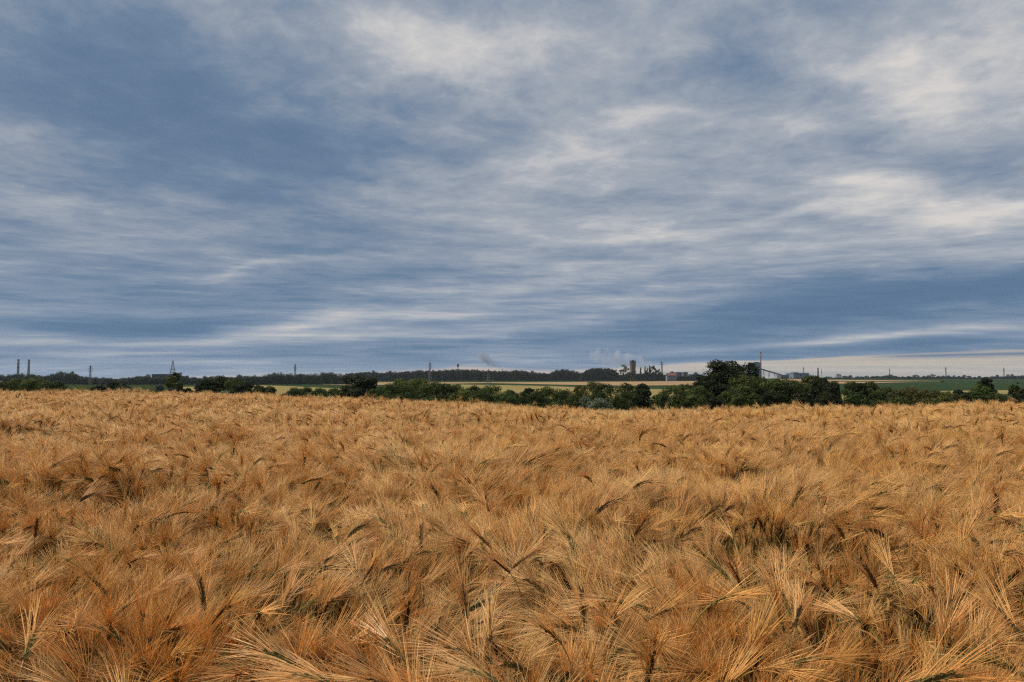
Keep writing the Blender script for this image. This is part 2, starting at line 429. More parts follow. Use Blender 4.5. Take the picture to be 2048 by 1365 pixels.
def foliage_mat(name, dark, light, scale=0.9):
    return simple_mat(name, dark, 0.62, scale=scale, trans=0.22, rnd=0.22, col2=light, spec=0.10)
M_fol = {
 'willow': foliage_mat('foliage_willow', (0.048,0.063,0.013), (0.102,0.120,0.025)),
 'dark': foliage_mat('foliage_dark', (0.0150,0.0200,0.0063), (0.0325,0.0387,0.0112)),
 'mid': foliage_mat('foliage_mid', (0.030,0.041,0.009), (0.066,0.080,0.017)),
 'olive': foliage_mat('foliage_olive', (0.0575,0.0562,0.0137), (0.1100,0.1000,0.0250)),
 'silver': foliage_mat('foliage_silver', (0.0875,0.1025,0.0562), (0.1500,0.1688,0.1000)),
 'grey': foliage_mat('foliage_grey', (0.0500,0.0600,0.0525), (0.0938,0.1063,0.0938)),
 'far': foliage_mat('foliage_far_hazed', (0.024,0.036,0.023), (0.052,0.068,0.038), 0.06),  # lighter and bluer than near leaves: distance haze put into the colour
 'blue': foliage_mat('foliage_horizon', (0.0150,0.0250,0.0175), (0.0275,0.0400,0.0275), 0.15),
}
M_bark = simple_mat('bark', (0.045,0.035,0.026), 0.9, scale=6)

def trunk_mesh(h, r, rng, w=9.0, limbs=5, spread=0.4):
    mb = MB()
    lean = rng.uniform(-.05, .05, 2) * h
    top = (lean[0], lean[1], h * 0.8)
    mb.tube([(0, 0, -0.5), (lean[0] * .4, lean[1] * .4, h * .35), top], [r * 1.2, r * .8, r * .3], 6)
    for k in range(limbs):
        a = k * 2 * math.pi / limbs + rng.uniform(-.4, .4); z0 = h * rng.uniform(.2, .5)
        L_ = min(h * spread, w * .62) * rng.uniform(.7, 1.1)
        mb.tube([(lean[0] * .4, lean[1] * .4, z0), (math.cos(a) * L_ * .5, math.sin(a) * L_ * .5, z0 + L_ * .5), (math.cos(a) * L_, math.sin(a) * L_, z0 + L_ * 1.1)], [r * .5, r * .33, r * .12], 5)
    return mb
def bush_lumps(rng, w, h, n=9, dome=True):
    """w: half width, h: height; rounded outline made of many boughs"""
    out = []
    cap = min(w * 1.15, h * .75)          # only the top of a tall bush is domed
    for k in range(n + 7):
        a = rng.uniform(0, 2 * math.pi); rr = math.sqrt((k + .5) / (n + 7)) * 0.80
        s = rng.uniform(0.22, 0.36) * w
        z = h - cap * (1 - math.sqrt(max(0.0, 1 - (rr / .95) ** 2))) * rng.uniform(.8, 1.25) - s * .85
        out.append((math.cos(a) * rr * w, math.sin(a) * rr * w, z, s, s, s * .85))
    z = h - cap
    while z > 0.2 * w:
        for q in range(5):
            a = rng.uniform(0, 2 * math.pi); s = rng.uniform(.26, .38) * w
            out.append((math.cos(a) * .78 * w, math.sin(a) * .78 * w, z, s, s, s))
        z -= w * .5
    out.append((0, 0, h - cap, w * 0.80, w * 0.80, cap * 0.82))
    return out
def tree(name, px, top, hw, D, kind, label, cat='bush', group=None, leaves=2600, size=0.20, dy=0.0, lumps=None, seed=None, trunk=0.16, n=9, inner=0.45):
    rng = np.random.default_rng(seed if seed is not None else int(px * 13 + top * 7 + hw))
    g0 = on_ground(px, D + dy)
    h = z_at(top, D + dy) - g0.z
    w = hw / FPX * (D + dy)
    root = empty(name, g0, label, cat, group)
    mesh_obj_trunk = trunk_mesh(h, trunk * max(w, h * .4) * .25 + 0.04, rng, w).build('trunk', M_bark, root)
    L_ = lumps(rng, w, h) if lumps else bush_lumps(rng, w, h, n)
    Vv, Ff = leaf_mesh(rng, L_, leaves, size, inner)
    # normalise to the wanted height and width
    Vv[:, 2] *= h / np.percentile(Vv[:, 2], 99.7)
    Vv[:, :2] *= w / np.percentile(np.abs(Vv[:, 0]), 98.5)
    mesh_obj('crown', Vv, Ff, M_fol[kind], root)
    return root

GB = 'bushes and willows along the far edge of the barley field'
BUSH = [ # px, top, half width px, D, kind, label
 (8,764,22,118,'mid','green bush cut by the left frame edge below two chimneys','bush'),
 (40,757,26,124,'willow','rounded pale green bush right below the two chimneys','bush'),
 (78,756,28,120,'willow','broad light green bush just beside the two chimneys','bush'),
 (108,763,24,116,'mid','low green bush sloping down beside the leftmost open green field','bush'),
 (200,771,18,118,'dark','small dark bush hugging the barley edge near the lone mast','bush'),
 (232,764,28,122,'dark','dark round bush alone on the green field past the lone mast','bush'),
 (254,773,16,119,'dark','low dark bush at the tail of the lone round bush','bush'),
 (320,769,9,150,'grey','small grey dome-shaped shrub standing alone in green field','shrub'),
 (344,777,9,115,'grey','small grey shrub at the foot of the willow below the pylon','shrub'),
 (376,777,12,110,'dark','small dark shrub before the little yellow field patch','shrub'),
 (409,781,12,108,'willow','small bright green shrub left of the dark bush clump','shrub'),
 (412,759,17,135,'dark','dark bush forming the left shoulder of the dark clump','bush'),
 (440,753,26,138,'dark','tallest dark bush of the clump right of the pylon willow','bush'),
 (472,757,22,136,'mid','green topped dark bush in the middle of the dark clump','bush'),
 (498,764,22,132,'dark','dark bush at the right shoulder of the dark clump','bush'),
 (452,781,13,106,'silver','low pale shrub in front of the dark clump','shrub'),
 (520,772,14,118,'mid','low green bush after the dark clump','bush'),
 (540,773,14,120,'olive','light olive bush closing the dark clump before the yellow field','bush'),
 (570,788,13,100,'dark','tiny dark shrub peeping above barley at the yellow field','shrub'),
 (592,776,20,118,'mid','green bush first in the line of three low domes','bush'),
 (612,775,18,120,'mid','green bush doubling the first of the three low domes','bush'),
 (640,777,17,116,'mid','green dome second in the line of three low domes','bush'),
 (669,778,19,114,'mid','green dome third in line touching the dark round tree','bush'),
 (748,779,17,103,'willow','bright green shrub in front of the dark round tree','shrub'),
 (764,790,14,100,'willow','low light green shrub at the left foot of the willows','shrub'),
 (778,768,24,112,'willow','leftmost light green willow of the long thicket','willow'),
 (808,758,30,118,'willow','tall round willow near the left end of the long thicket','willow'),
 (838,757,28,121,'willow','tallest pale willow beside the thin far pylon','willow'),
 (866,763,26,117,'willow','full willow just past the thin far pylon','willow'),
 (890,768,22,113,'mid','green willow stepping down behind the thicket front','willow'),
 (912,769,18,124,'olive','loose topped willow with pale tips beyond the stubble start','willow'),
 (928,779,26,106,'willow','rounded willow in front of the yellow strip start','willow'),
 (948,772,20,122,'mid','green willow left of the large pylon foot','willow'),
 (962,782,24,104,'mid','dark green willow below the large pylon','willow'),
 (985,771,28,119,'willow','domed willow standing right under the large pylon','willow'),
 (1008,784,24,104,'willow','lower willow right of the large pylon','willow'),
 (1020,781,15,125,'dark','small dark bush in the dip before the wide dome','bush'),
 (1042,784,16,112,'mid','low bush in the thicket dip','bush'),
 (1058,777,13,126,'dark','small spiky dark bush rising over the yellow strip','bush'),
 (1072,786,20,104,'mid','low green willow left of the wide dome','willow'),
 (1092,774,30,116,'willow','wide domed willow in the thicket centre','willow'),
 (1124,779,30,110,'mid','wide low willow right of the thicket centre dome','willow'),
 (1150,790,22,104,'mid','low dark green willow sloping towards the silver shrub','willow'),
 (1160,772,14,128,'olive','slim olive bush behind the thicket before the tall pair','bush'),
 (1186,764,22,126,'olive','tall loose bush left of the tall pair by the stubble strip','bush'),
 (1210,768,20,120,'mid','green bush completing the tall pair by the stubble strip','bush'),
 (1197,797,24,92,'silver','silvery grey-green shrub glowing at the barley edge','shrub'),
 (1172,793,14,95,'silver','smaller silvery shrub left of the large silver one','shrub'),
 (1196,784,20,108,'mid','round green bush right above the silver shrubs','bush'),
 (1250,767,21,124,'mid','round green tree below the brown tower','bush'),
 (1284,768,14,126,'dark','narrow dark bush below the row of poplars','bush'),
 (1256,783,22,112,'mid','low bush under the round tree below the tower','bush'),
 (1283,779,20,114,'dark','dark bush filling the foot of the tower clump','bush'),
 (1320,789,20,104,'mid','low green bush after the yellow gap','bush'),
 (1348,772,26,114,'willow','rounded willow left of the big dark tree','willow'),
 (1374,769,24,118,'mid','green willow beside the big dark tree','willow'),
 (1356,790,24,102,'mid','front willow low at the foot of the big tree group','willow'),
 (1398,772,22,112,'willow','round light willow tucked against the big dark tree','willow'),
 (1390,789,20,102,'willow','low round willow left before the big dark tree','willow'),
 (1452,783,15,100,'willow','small round light willow in front of the big dark trunk','willow'),
 (1484,752,24,112,'willow','bright round willow top leaning on the big dark tree','willow'),
 (1487,771,17,101,'willow','ball shaped light green willow low on the big dark tree','willow'),
 (1475,788,15,98,'willow','tiny light willow ball at the barley edge','willow'),
 (1508,787,14,98,'mid','small green willow ball beside the tiny light one','willow'),
 (1514,754,24,114,'willow','willow dome below the conveyor foot','willow'),
 (1545,758,28,112,'willow','broad willow below the sloping conveyor','willow'),
 (1568,759,26,110,'mid','broad dark green willow below the grey factory hall','willow'),
 (1592,762,24,112,'mid','green willow under the right end of the factory hall','willow'),
 (1622,751,18,120,'mid','bush crest rising below the slender spire','bush'),
 (1642,757,20,118,'dark','dark bush right under the slender spire','bush'),
 (1540,784,24,100,'dark','dark low bush below the conveyor willow','bush'),
 (1600,786,26,100,'dark','dark low bush below the factory willow','bush'),
 (1660,767,16,112,'dark','dark bush where the tapering stubble strip begins','bush'),
 (1668,763,10,124,'mid','small pointed bush against the tapering stubble strip','bush'),
 (1700,764,17,118,'mid','round green bush in front of the tapering stubble strip','bush'),
 (1718,767,15,116,'dark','dark bush paired with the round one on the strip','bush'),
 (1738,764,16,118,'mid','flat topped green bush at the right of the strip group','bush'),
 (1655,787,24,102,'dark','low dark bush below the tapering strip start','bush'),
 (1710,786,26,100,'mid','low green bush below the strip group','bush'),
 (1752,783,18,104,'mid','low bush at the step down of the thicket','bush'),
 (1769,775,17,112,'mid','dark green hump rising after the thicket step','bush'),
 (1792,780,16,108,'olive','olive bush following the dark green hump','bush'),
 (1820,774,20,110,'olive','warm olive bush with sparse top on the green field','bush'),
 (1845,780,16,106,'olive','brownish low bush right of the sparse olive bush','bush'),
 (1868,782,16,104,'olive','brownish hedge bush in the low middle stretch','bush'),
 (1896,784,18,102,'olive','yellowish low bush before the far green field','bush'),
 (1916,780,11,108,'dark','small dark peaked bush before the domed pair','bush'),
 (1932,786,15,100,'mid','low green bush at the foot of the domed pair','bush'),
 (1962,771,26,106,'willow','green domed bush below the flat dark tree','bush'),
 (1946,782,16,100,'mid','green bush skirt left of the dome','bush'),
 (1990,786,22,99,'mid','low green bush skirt right of the dome','bush'),
 (2026,770,11,108,'mid','upright green bush near the right frame edge','bush'),
 (2044,779,18,104,'dark','dark bush cut by the right frame edge','bush'),
 (1120,801,20,90,'mid','dark green shrub skirting barley below the wide low willow','shrub'),
 (870,792,30,96,'mid','dark willow skirt at barley edge below the tallest willows','willow'),
 (815,786,28,98,'mid','leafy willow skirt at barley edge left of the tall willows','willow'),
 (1235,792,16,98,'mid','low bush between the silver shrub and the tower clump','bush'),
 (1430,795,18,95,'dark','dark low shrub at the left foot of the big dark tree','shrub'),
 (1795,792,26,96,'mid','low green hedge bush skirting the barley under the olive bushes','bush'),
 (1860,796,26,94,'olive','lowest olive hedge bush skirting the barley','bush'),
]
for b in BUSH:
    area = b[2] * max(20, 815 - b[1])
    tree(b[6] if b[6] != 'willow' else 'willow_tree', b[0], b[1], b[2] * (1.2 if b[2] > 14 else 1), b[3], b[4], b[5], cat=b[6], group=GB,
         leaves=int(1500 + area * 3.4), size=0.135 if b[4] != 'dark' else 0.16)

def big_lumps(rng, w, h):
    out = []
    for k in range(26):
        a = rng.uniform(0, 2 * math.pi); rr = math.sqrt(rng.uniform()) * 0.78
        top_ = 0.93 * math.sqrt(max(0.1, 1 - (rr * 0.95) ** 2.4))
        zz = rng.uniform(0.35, 1.0) * top_
        s = rng.uniform(0.16, 0.30)
        out.append((math.cos(a) * rr * w, math.sin(a) * rr * w, zz * h, w * s, w * s, w * s * rng.uniform(.6, .9)))
    out.append((0, 0, h * 0.5, w * 0.7, w * 0.7, h * 0.38)); out.append((0, 0, h * .25, w * .75, w * .75, h * .25))
    return out
tree('oak_tree', 1448, 723, 50, 128, 'dark', 'tallest dark broadleaf tree towering over the thicket', 'tree', 'tall dark trees by the field', 26000, 0.17, lumps=big_lumps, trunk=.25)
tree('oak_tree', 1497, 727, 26, 134, 'dark', 'dark tree merged into the tallest one, in front of the blue-grey plant tower', 'tree', 'tall dark trees by the field', 11000, 0.17, lumps=big_lumps, trunk=.25)
tree('oak_tree', 1412, 752, 26, 126, 'dark', 'low dark side tree at the left flank of the tallest one', 'tree', 'tall dark trees by the field', 9000, 0.17, lumps=big_lumps, trunk=.2)
tree('oak_tree', 724, 752, 37, 124, 'dark', 'dark round tree standing apart left of the willow thicket', 'tree', 'tall dark trees by the field', 16000, 0.16, lumps=big_lumps, trunk=.2)
tree('oak_tree', 1967, 757, 19, 132, 'dark', 'flat topped dark tree above the green dome near the right edge', 'tree', 'tall dark trees by the field', 8000, 0.17, lumps=big_lumps, trunk=.2)
tree('willow_tree', 343, 752, 11, 190, 'willow', 'upright light green willow at the foot of the wide based pylon', 'willow', None, 3000, 0.26, trunk=.3)
tree('willow_tree', 359, 764, 9, 188, 'willow', 'smaller willow leaning to the side of the pylon foot willow', 'willow', None, 2000, 0.26, trunk=.3)
tree('broadleaf_tree', 352, 746, 8, 230, 'dark', 'dark crowned tree behind the pylon foot willow', 'tree', None, 2000, 0.30, trunk=.3)
tree('shrub', 1884, 761.5, 2.0, 1000, 'dark', 'tiny lone shrub dot on the green field beside the stubble tip', 'shrub', None, 250, 0.35)
tree('shrub', 2034, 764.5, 2.2, 800, 'dark', 'tiny lone shrub dot on the green field near the right edge', 'shrub', None, 250, 0.35)

# woods far off: each reads as one mass
def wood(name, label, top, base, D, seed, kind='far', wmin=7, wmax=14, rows=3, cover=0.55, rough_=1.0):
    rng = np.random.default_rng(seed); tp = np.array(top, float)
    Vs = []; Fs = []; off = 0
    for r_ in range(rows):
        Dr = D * (1 + 0.035 * r_); px = tp[0, 0]
        while px < tp[-1, 0]:
            w = rng.uniform(wmin, wmax) / FPX * Dr / 2 * (1 if D < 1000 else .8)
            py = float(np.interp(px, tp[:, 0], tp[:, 1])) + rng.normal() * rough_ + r_ * .2
            x = (px - 1024) / FPX * Dr; z0 = float(gz(x, Dr)); h = z_at(py, Dr) - z0
            if h > 1.5:
                hw_ = min(w, h * .45)
                lumps = [(0, 0, h - hw_ * .9, w, w, hw_ * .9), (rng.uniform(-.5,.5)*w, 0, h - hw_ * .7, w * .6, w * .6, hw_ * .6), (0, 0, h * .45, w, w, h * .35), (0, 0, h * .15, w, w, h * .2), (0, 0, h * .62, w * 1.1, w * .9, h * .28), (0, 0, h * .3, w * 1.2, w, h * .25)]
                v, f = leaf_mesh(rng, lumps, 750, 0.00058 * Dr, 0.35)
                v += (x, Dr, z0); Vs.append(v); Fs.append(f + off); off += len(v)
            px += w * 2 / Dr * FPX * cover
    o = mesh_obj(name, np.vstack(Vs), np.vstack(Fs), M_fol[kind])
    o['kind'] = 'stuff'; o['label'] = label; o['category'] = 'woodland'
    return o
wood('woodland', 'dark far-off wood stretching under the two chimneys and the lone mast',
     [(-60,752),(0,752),(30,750),(60,749),(85,753),(100,751),(118,746),(145,745.5),(158,751),(175,756),(200,756),(240,758),(270,755),(290,751),(310,755),(330,754),(360,748),(380,756),(400,756),(430,754),(470,755),(500,753),(530,753),(548,746),(565,749),(590,749),(640,748),(665,745),(676,749),(690,752),(702,752)], 769, 745, 5, wmin=7, wmax=15, rough_=2.0)
wood('woodland', 'long dark far-off wood below the smoking chimney',
     [(690,750),(700,748),(720,745),(740,744),(770,746),(800,744),(830,742),(860,742),(900,741),(930,739),(960,741),(985,743),(1020,742),(1040,742),(1060,744),(1080,747),(1100,748),(1108,742),(1125,739),(1150,744),(1166,747)], 762, 1240, 6, wmin=7, wmax=14, rough_=1.3)
wood('woodland', 'dark rounded wood left of the brown tower',
     [(1163,750),(1170,742),(1185,738),(1200,737),(1220,738),(1230,741),(1236,748)], 759, 1230, 7, wmin=6, wmax=10)
wood('woodland', 'low dark hedge wood under the tower and the red-roofed building',
     [(1236,752),(1262,748),(1275,748),(1300,748),(1325,750),(1345,755),(1365,752),(1400,752),(1425,753)], 758, 1300, 8, wmin=5, wmax=8, rows=2)
wood('woodland', 'faint low wood on the skyline behind the green field',
     [(1560,757),(1700,756),(1740,755),(1775,752.5),(1790,754),(1840,755),(1880,754.5),(1950,757),(1975,755),(2010,754),(2048,753.5),(2110,753)], 757, 2150, 9, 'blue', wmin=5, wmax=9, rows=2)

# countable trees on the skyline
HZ = [(1655,753,8),(1676,748,7),(1690,751.5,6),(1701,750.5,4.5),(1714,752.5,5.5),(1724,754,3),(1733,751.5,4.5),(1745,752.5,5),(1757,752.5,5.5),(1769,751,6),(1779,749,6.5),
      (1790,752,5),(1804,753,4.5),(1816,752,5),(1830,749.5,7),(1847,752,5),(1856,751,5),(1865,748.5,6),(1876,752,5),(1886,751.5,4.5),(1896,751,5),(1907,751,4),(1917,752,3.8),
      (1927,750,4.6),(1938,752,4.4),(1958,752,3.5),(1993,750,4),(2015,749,4.2),(2023,748.5,3),(2036,751.5,5),(2045,750.5,6)]
names = ['first low', 'tall', 'second low', 'small round', 'low wide', 'tiny', 'round', 'low', 'flat', 'round shouldered', 'broad', 'low', 'small', 'low', 'broad high', 'small', 'low', 'peaked', 'low', 'small', 'round', 'square topped', 'ball shaped', 'tall ball shaped', 'dome shaped', 'lone small', 'lone round', 'twin tall', 'slim twin', 'low wide', 'last broad']
ordn = ['first','second','third','fourth','fifth','sixth','seventh','eighth','ninth','tenth','eleventh','twelfth','thirteenth','fourteenth','fifteenth','sixteenth','seventeenth','eighteenth','nineteenth','twentieth','twenty-first','twenty-second','twenty-third','twenty-fourth','twenty-fifth','twenty-sixth','twenty-seventh','twenty-eighth','twenty-ninth','thirtieth','thirty-first']
for i, (px, tp, hw) in enumerate(HZ):
    nm = names[i].replace('first ', '').replace('second ', '').replace('last ', '')
    tree('skyline_tree', px, tp, hw, 2000, 'blue', f'{nm} dark tree, {ordn[i]} from the slender spire along the skyline row', 'tree', 'row of trees on the skyline', 320, 1.1, seed=i, trunk=.25, n=5, inner=.3)

# trees round the tower
def sparse_lumps(rng, w, h):
    out = []
    for k in range(13):
        a = rng.uniform(0, 2 * math.pi); rr = rng.uniform(.3, .95); zz = rng.uniform(.3, 1)
        out.append((math.cos(a) * rr * w * (.5 + .5 * zz), math.sin(a) * rr * w * .6, zz * h * .93, w * .22, w * .22, h * .07))
    return out
def poplar_lumps(rng, w, h):
    return [(rng.uniform(-.25,.25) * w, rng.uniform(-.25,.25) * w, h * (.15 + .8 * k / 8), w * (.75 - .45 * k / 8), w * (.75 - .45 * k / 8), h * .10) for k in range(9)]
TT = [(1246,729.5,12,'olive',sparse_lumps,'airy olive tree with open branches left of the brown tower'),
      (1238,739,7,'olive',sparse_lumps,'small airy tree at the end of the rounded wood'),
      (1258,744,8,'mid',None,'leafy tree at the left foot of the brown tower'),
      (1268,742,7,'mid',None,'leafy tree before the base of the brown tower'),
      (1281,735,2.6,'far',poplar_lumps,'slim poplar standing alone just right of the tower'),
      (1290,733,2.8,'far',poplar_lumps,'slim poplar first of the close poplar group'),
      (1294,736,2.6,'far',poplar_lumps,'shorter poplar second of the close poplar group'),
      (1299,731.5,3.6,'far',poplar_lumps,'tallest dark poplar of the close group'),
      (1308,732,7,'olive',sparse_lumps,'wide open branched tree right of the poplars'),
      (1315,738,6,'olive',sparse_lumps,'lower airy tree beside the thin pylon'),
      (1321,744,5,'mid',None,'small tree at the left of the red-roofed building'),
      (1343,743,5,'far',None,'round tree right behind the red-roofed building'),
      (1391,745,6,'blue',None,'round hazy tree left of the big dark tree'),
      (1403,749,5,'blue',None,'low hazy tree touching the big dark tree outline')]
for (px, tp, hw, kind, lf, lab) in TT:
    tree('poplar_tree' if lf is poplar_lumps else 'broadleaf_tree', px, tp, hw, 1270, kind, lab, 'tree', 'trees around the brown tower', 900, 0.75, lumps=lf, trunk=.3, n=6)

# ------------------------------------------------------------------ built things far away
M_conc = simple_mat('concrete_dark', (0.10,0.10,0.105), 0.9, scale=.1)
M_chim = simple_mat('chimney_dark', (0.035,0.045,0.055), 0.9, scale=.1)
M_brown = simple_mat('tower_brick', (0.15,0.095,0.07), 0.9, scale=.2)
M_steel = simple_mat('pylon_steel', (0.11,0.12,0.135), 0.6, scale=1)
M_roof = simple_mat('roof_red', (0.14,0.060,0.045), 0.9, scale=.3)
M_wallw = simple_mat('wall_white', (0.22,0.22,0.22), 0.9, scale=.3)
M_hall = simple_mat('hall_grey', (0.15,0.18,0.21), 0.8, scale=.2)
M_hallr = simple_mat('hall_roof', (0.12,0.14,0.17), 0.8, scale=.2)
M_win = simple_mat('window_dark', (0.03,0.035,0.04), 0.25, scale=1)
M_pink = simple_mat('chimney_red', (0.17,0.09,0.085), 0.9, scale=.2)
M_bluegrey = simple_mat('cladding_blue', (0.12,0.19,0.22), 0.8, scale=.3)

def chimney(px, top, D, wpx, label, m, m2=None, group=None, bands=True):
    g0 = on_ground(px, D); h = z_at(top, D) - g0.z; r = wpx / FPX * D / 2
    root = empty('chimney', g0, label, 'chimney', group)
    a = MB(); a.tube([(0, 0, -1), (0, 0, h * .5), (0, 0, h * .97)], [r * 1.15, r * 1.02, r * .93], 16); a.build('shaft', m, root, True)
    b = MB(); b.tube([(0, 0, h * .955), (0, 0, h)], [r * 1.06, r * 1.06], 16)
    b.build('rim', m2 or m, root)
    if bands:
        for k in (.6, .8):
            c = MB(); c.tube([(0, 0, h * k), (0, 0, h * k + 1.2)], [r * 1.2, r * 1.2], 16); c.build('platform', m2 or m, root)
    return root
chimney(37, 719, 2900, 4.2, 'tall dark chimney nearest the left frame edge, first of the pair', M_chim, None, 'pair of dark power plant chimneys')
chimney(58, 719.5, 2900, 4.2, 'tall dark chimney, second of the pair above the bushes', M_chim, None, 'pair of dark power plant chimneys')
chimney(1521.5, 704.5, 1900, 2.2, 'slender reddish factory chimney with dark top behind the thicket', M_pink, M_chim)
chimney(1004.5, 738.5, 2300, 1.4, 'small smoking chimney peeping over the long wood', M_chim, None, bands=False)
chimney(1635.5, 736, 1900, 2.6, 'short dark spire-like stack standing behind the bush crest', M_chim, None, bands=False)

# slim water tower with a round head
def mast_head(px, top, D):
    g0 = on_ground(px, D); h = z_at(top, D) - g0.z
    root = empty('water_tower', g0, 'thin stalked water tower with dark head over the long wood', 'water tower')
    a = MB(); a.tube([(0, 0, -1), (0, 0, h * .9)], [1.6, 1.1], 12); a.build('shaft', M_conc, root)
    b = MB(); b.tube([(0, 0, h - 9), (0, 0, h - 6), (0, 0, h - 1), (0, 0, h)], [1.5, 2.7, 2.7, 1.6], 14); b.build('tank', M_chim, root)
mast_head(916, 728, 2000)

# brown round tower
def brown_tower():
    D = 1290; g0 = on_ground(1265.5, D); h = z_at(720.5, D) - g0.z; r = 12.4 / FPX * D / 2
    root = empty('round_tower', g0, 'brown cylindrical storage tower with dark rim among trees', 'tower')
    a = MB(); a.tube([(0, 0, -1), (0, 0, h * .35), (0, 0, h * .62), (0, 0, h * .80)], [r * .80, r * .82, r * .90, r * .96], 28); a.build('shaft', M_brown, root, False)
    b = MB(); b.tube([(0, 0, h * .80), (0, 0, h * .90)], [r * 1.0, r * 1.0], 28); b.build('tank_wall', M_conc, root)
    c = MB(); c.tube([(0, 0, h * .90), (0, 0, h * .935)], [r * 1.06, r * 1.06], 28); c.build('rim', M_chim, root)
    d = MB(); d.box((0, 0, h * .95), (r * .8, r * .8, h * .09)); d.build('roof_hut', M_chim, root)
    e = MB()
    for k in range(16):
        t = 2 * math.pi * k / 16; e.box((math.cos(t) * r * 1.0, math.sin(t) * r * 1.0, h * .96), (.15, .15, h * .05))
    e.build('railing', M_steel, root)
    for k in range(4):
        w_ = MB(); w_.box((0, -r * .97 - .2, h * (.42 + .1 * k)), (1.0, .6, 1.6)); w_.build('window', M_win, root)
brown_tower()

# lattice pylons
def pylon_mesh(h, base, arms, cols=None):
    mb = MB(); t = max(.12, h * .006)
    lv = [0, .22, .42, .58, .72, .84, .93]
    wd = [base * (1 - k) ** 1.25 / 2 + h * .012 for k in lv]
    for (i, j) in ((-1, -1), (1, -1), (1, 1), (-1, 1)):
        mb.tube([(i * w, j * w, h * k) for k, w in zip(lv, wd)] + [(0, 0, h)], t, 4)
    for a in range(len(lv) - 1):
        z0, z1, w0, w1 = h * lv[a], h * lv[a + 1], wd[a], wd[a + 1]
        for (p, q) in (((-1, -1), (1, -1)), ((1, -1), (1, 1)), ((1, 1), (-1, 1)), ((-1, 1), (-1, -1))):
            mb.tube([(p[0] * w0, p[1] * w0, z0), (q[0] * w1, q[1] * w1, z1)], t * .6, 3)
            mb.tube([(q[0] * w0, q[1] * w0, z0), (p[0] * w1, p[1] * w1, z1)], t * .6, 3)
            mb.tube([(p[0] * w1, p[1] * w1, z1), (q[0] * w1, q[1] * w1, z1)], t * .6, 3)
    return mb
def pylon(px, top, D, base, arms, label, rz=0.0):
    g0 = on_ground(px, D); h = z_at(top, D) - g0.z
    root = empty('pylon', g0, label, 'pylon', 'power line pylons', rz)
    pylon_mesh(h, h * base, arms).build('lattice_mast', M_steel, root)
    t = max(.12, h * .006)
    for (k, hw) in arms:
        m_ = MB(); L_ = h * hw; z = h * k; s = h * .014
        for sg in (-1, 1):
            for j in (-1, 1): m_.tube([(0, j * s, z), (sg * L_, 0, z)], t * .9, 4)
            m_.tube([(0, 0, z + h * .04), (sg * L_, 0, z)], t * .9, 4)
            m_.tube([(sg * L_ * .5, 0, z), (sg * L_ * .25, 0, z + h * .03)], t * .6, 3)
            m_.tube([(sg * L_, 0, z), (sg * L_, 0, z - h * .035)], t * .6, 4)
        m_.build('crossarm', M_steel, root)
A3 = [(.72, .10), (.82, .14), (.92, .09)]; A2 = [(.80, .15), (.92, .10)]
pylon(181.5, 731, 640, .10, A3, 'slim grey lattice mast standing alone before the wood near the chimneys', .9)
pylon(346, 720, 700, .34, [(.62,.10),(.50,.09)], 'wide based grey pylon above the flat roofed dark building', .3)
pylon(590.5, 728, 900, .13, A3, 'slim dark pylon over the wood left of centre', .7)
pylon(860, 724, 1000, .12, A3, 'slim grey pylon in front of the long wood', .8)
pylon(977, 738, 620, .20, [(.62,.19),(.84,.09)], 'squat grey pylon with broad crossarm under the smoke', .2)
pylon(1323.5, 722, 1400, .12, A2, 'thin reddish grey pylon right of the poplars', .2)
pylon(1606.5, 734, 1900, .12, A3, 'thin faint pylon over the grey factory hall', .5)
pylon(1778.5, 737, 2400, .12, A3, 'very faint pylon above the broad skyline tree', .8)
pylon(1891, 734, 2200, .12, A3, 'faint pylon in the middle of the skyline tree row', .4)
pylon(2007, 735, 2200, .12, A3, 'faint pylon nearest the right frame edge on the skyline', .4)
pylon(1642.5, 739, 2500, .08, [(.8, .07)], 'faint needle-like mast beside the dark spire-like stack', .4)

# small white posts before the long wood
for px, tp, lab in ((777,750,'thin pale post before the wood over the willow left end'),(885,752,'thin pale post before the wood right of the slim pylon'),(986.5,752,'thin pale post before the wood by the squat pylon')):
    g0 = on_ground(px, 1150); h = z_at(tp, 1150) - g0.z
    root = empty('light_pole', g0, lab, 'pole', 'pale posts before the wood')
    a = MB(); a.tube([(0, 0, 0), (0, 0, h)], [.22, .13], 6); a.build('pole', M_wallw, root)
    b = MB(); b.box((.6, 0, h), (1.4, .3, .2)); b.build('lamp_head', M_wallw, root)

def house(px, D, wpx, ridge, eave, label, wall, roof, name='house', depth=10, nwin=4, gable=True, rz=0.0, cat='building', base=None):
    g0 = on_ground(px, D); w = wpx / FPX * D; ze = z_at(eave, D) - g0.z; zr = z_at(ridge, D) - g0.z
    root = empty(name, g0, label, cat, None, rz)
    a = MB(); a.box((0, 0, ze / 2 - .5), (w, depth, ze + 1)); a.build('wall', wall, root)
    r_ = MB(); o = .5
    if gable:
        P = [(-w/2-o, -depth/2-o, ze), (w/2+o, -depth/2-o, ze), (w/2+o, depth/2+o, ze), (-w/2-o, depth/2+o, ze), (-w/2-o, 0, zr), (w/2+o, 0, zr)]
        r_.add(P, [(0,1,5,4),(2,3,4,5),(1,2,5),(3,0,4),(3,2,1,0)])
    else: r_.box((0, 0, (ze + zr) / 2 + .01), (w + .6, depth + .6, max(.4, zr - ze)))
    r_.build('roof', roof, root)
    nst = max(1, int(ze / 4.5))
    for s in range(nst):
        for k in range(nwin):
            x = -w / 2 + w * (k + .5) / nwin
            q = MB(); q.box((x, -depth / 2 - .02, ze * (s + .55) / nst), (w / nwin * .45, .14, min(2.0, ze / nst * .45))); q.build('window', M_win, root)
    return root
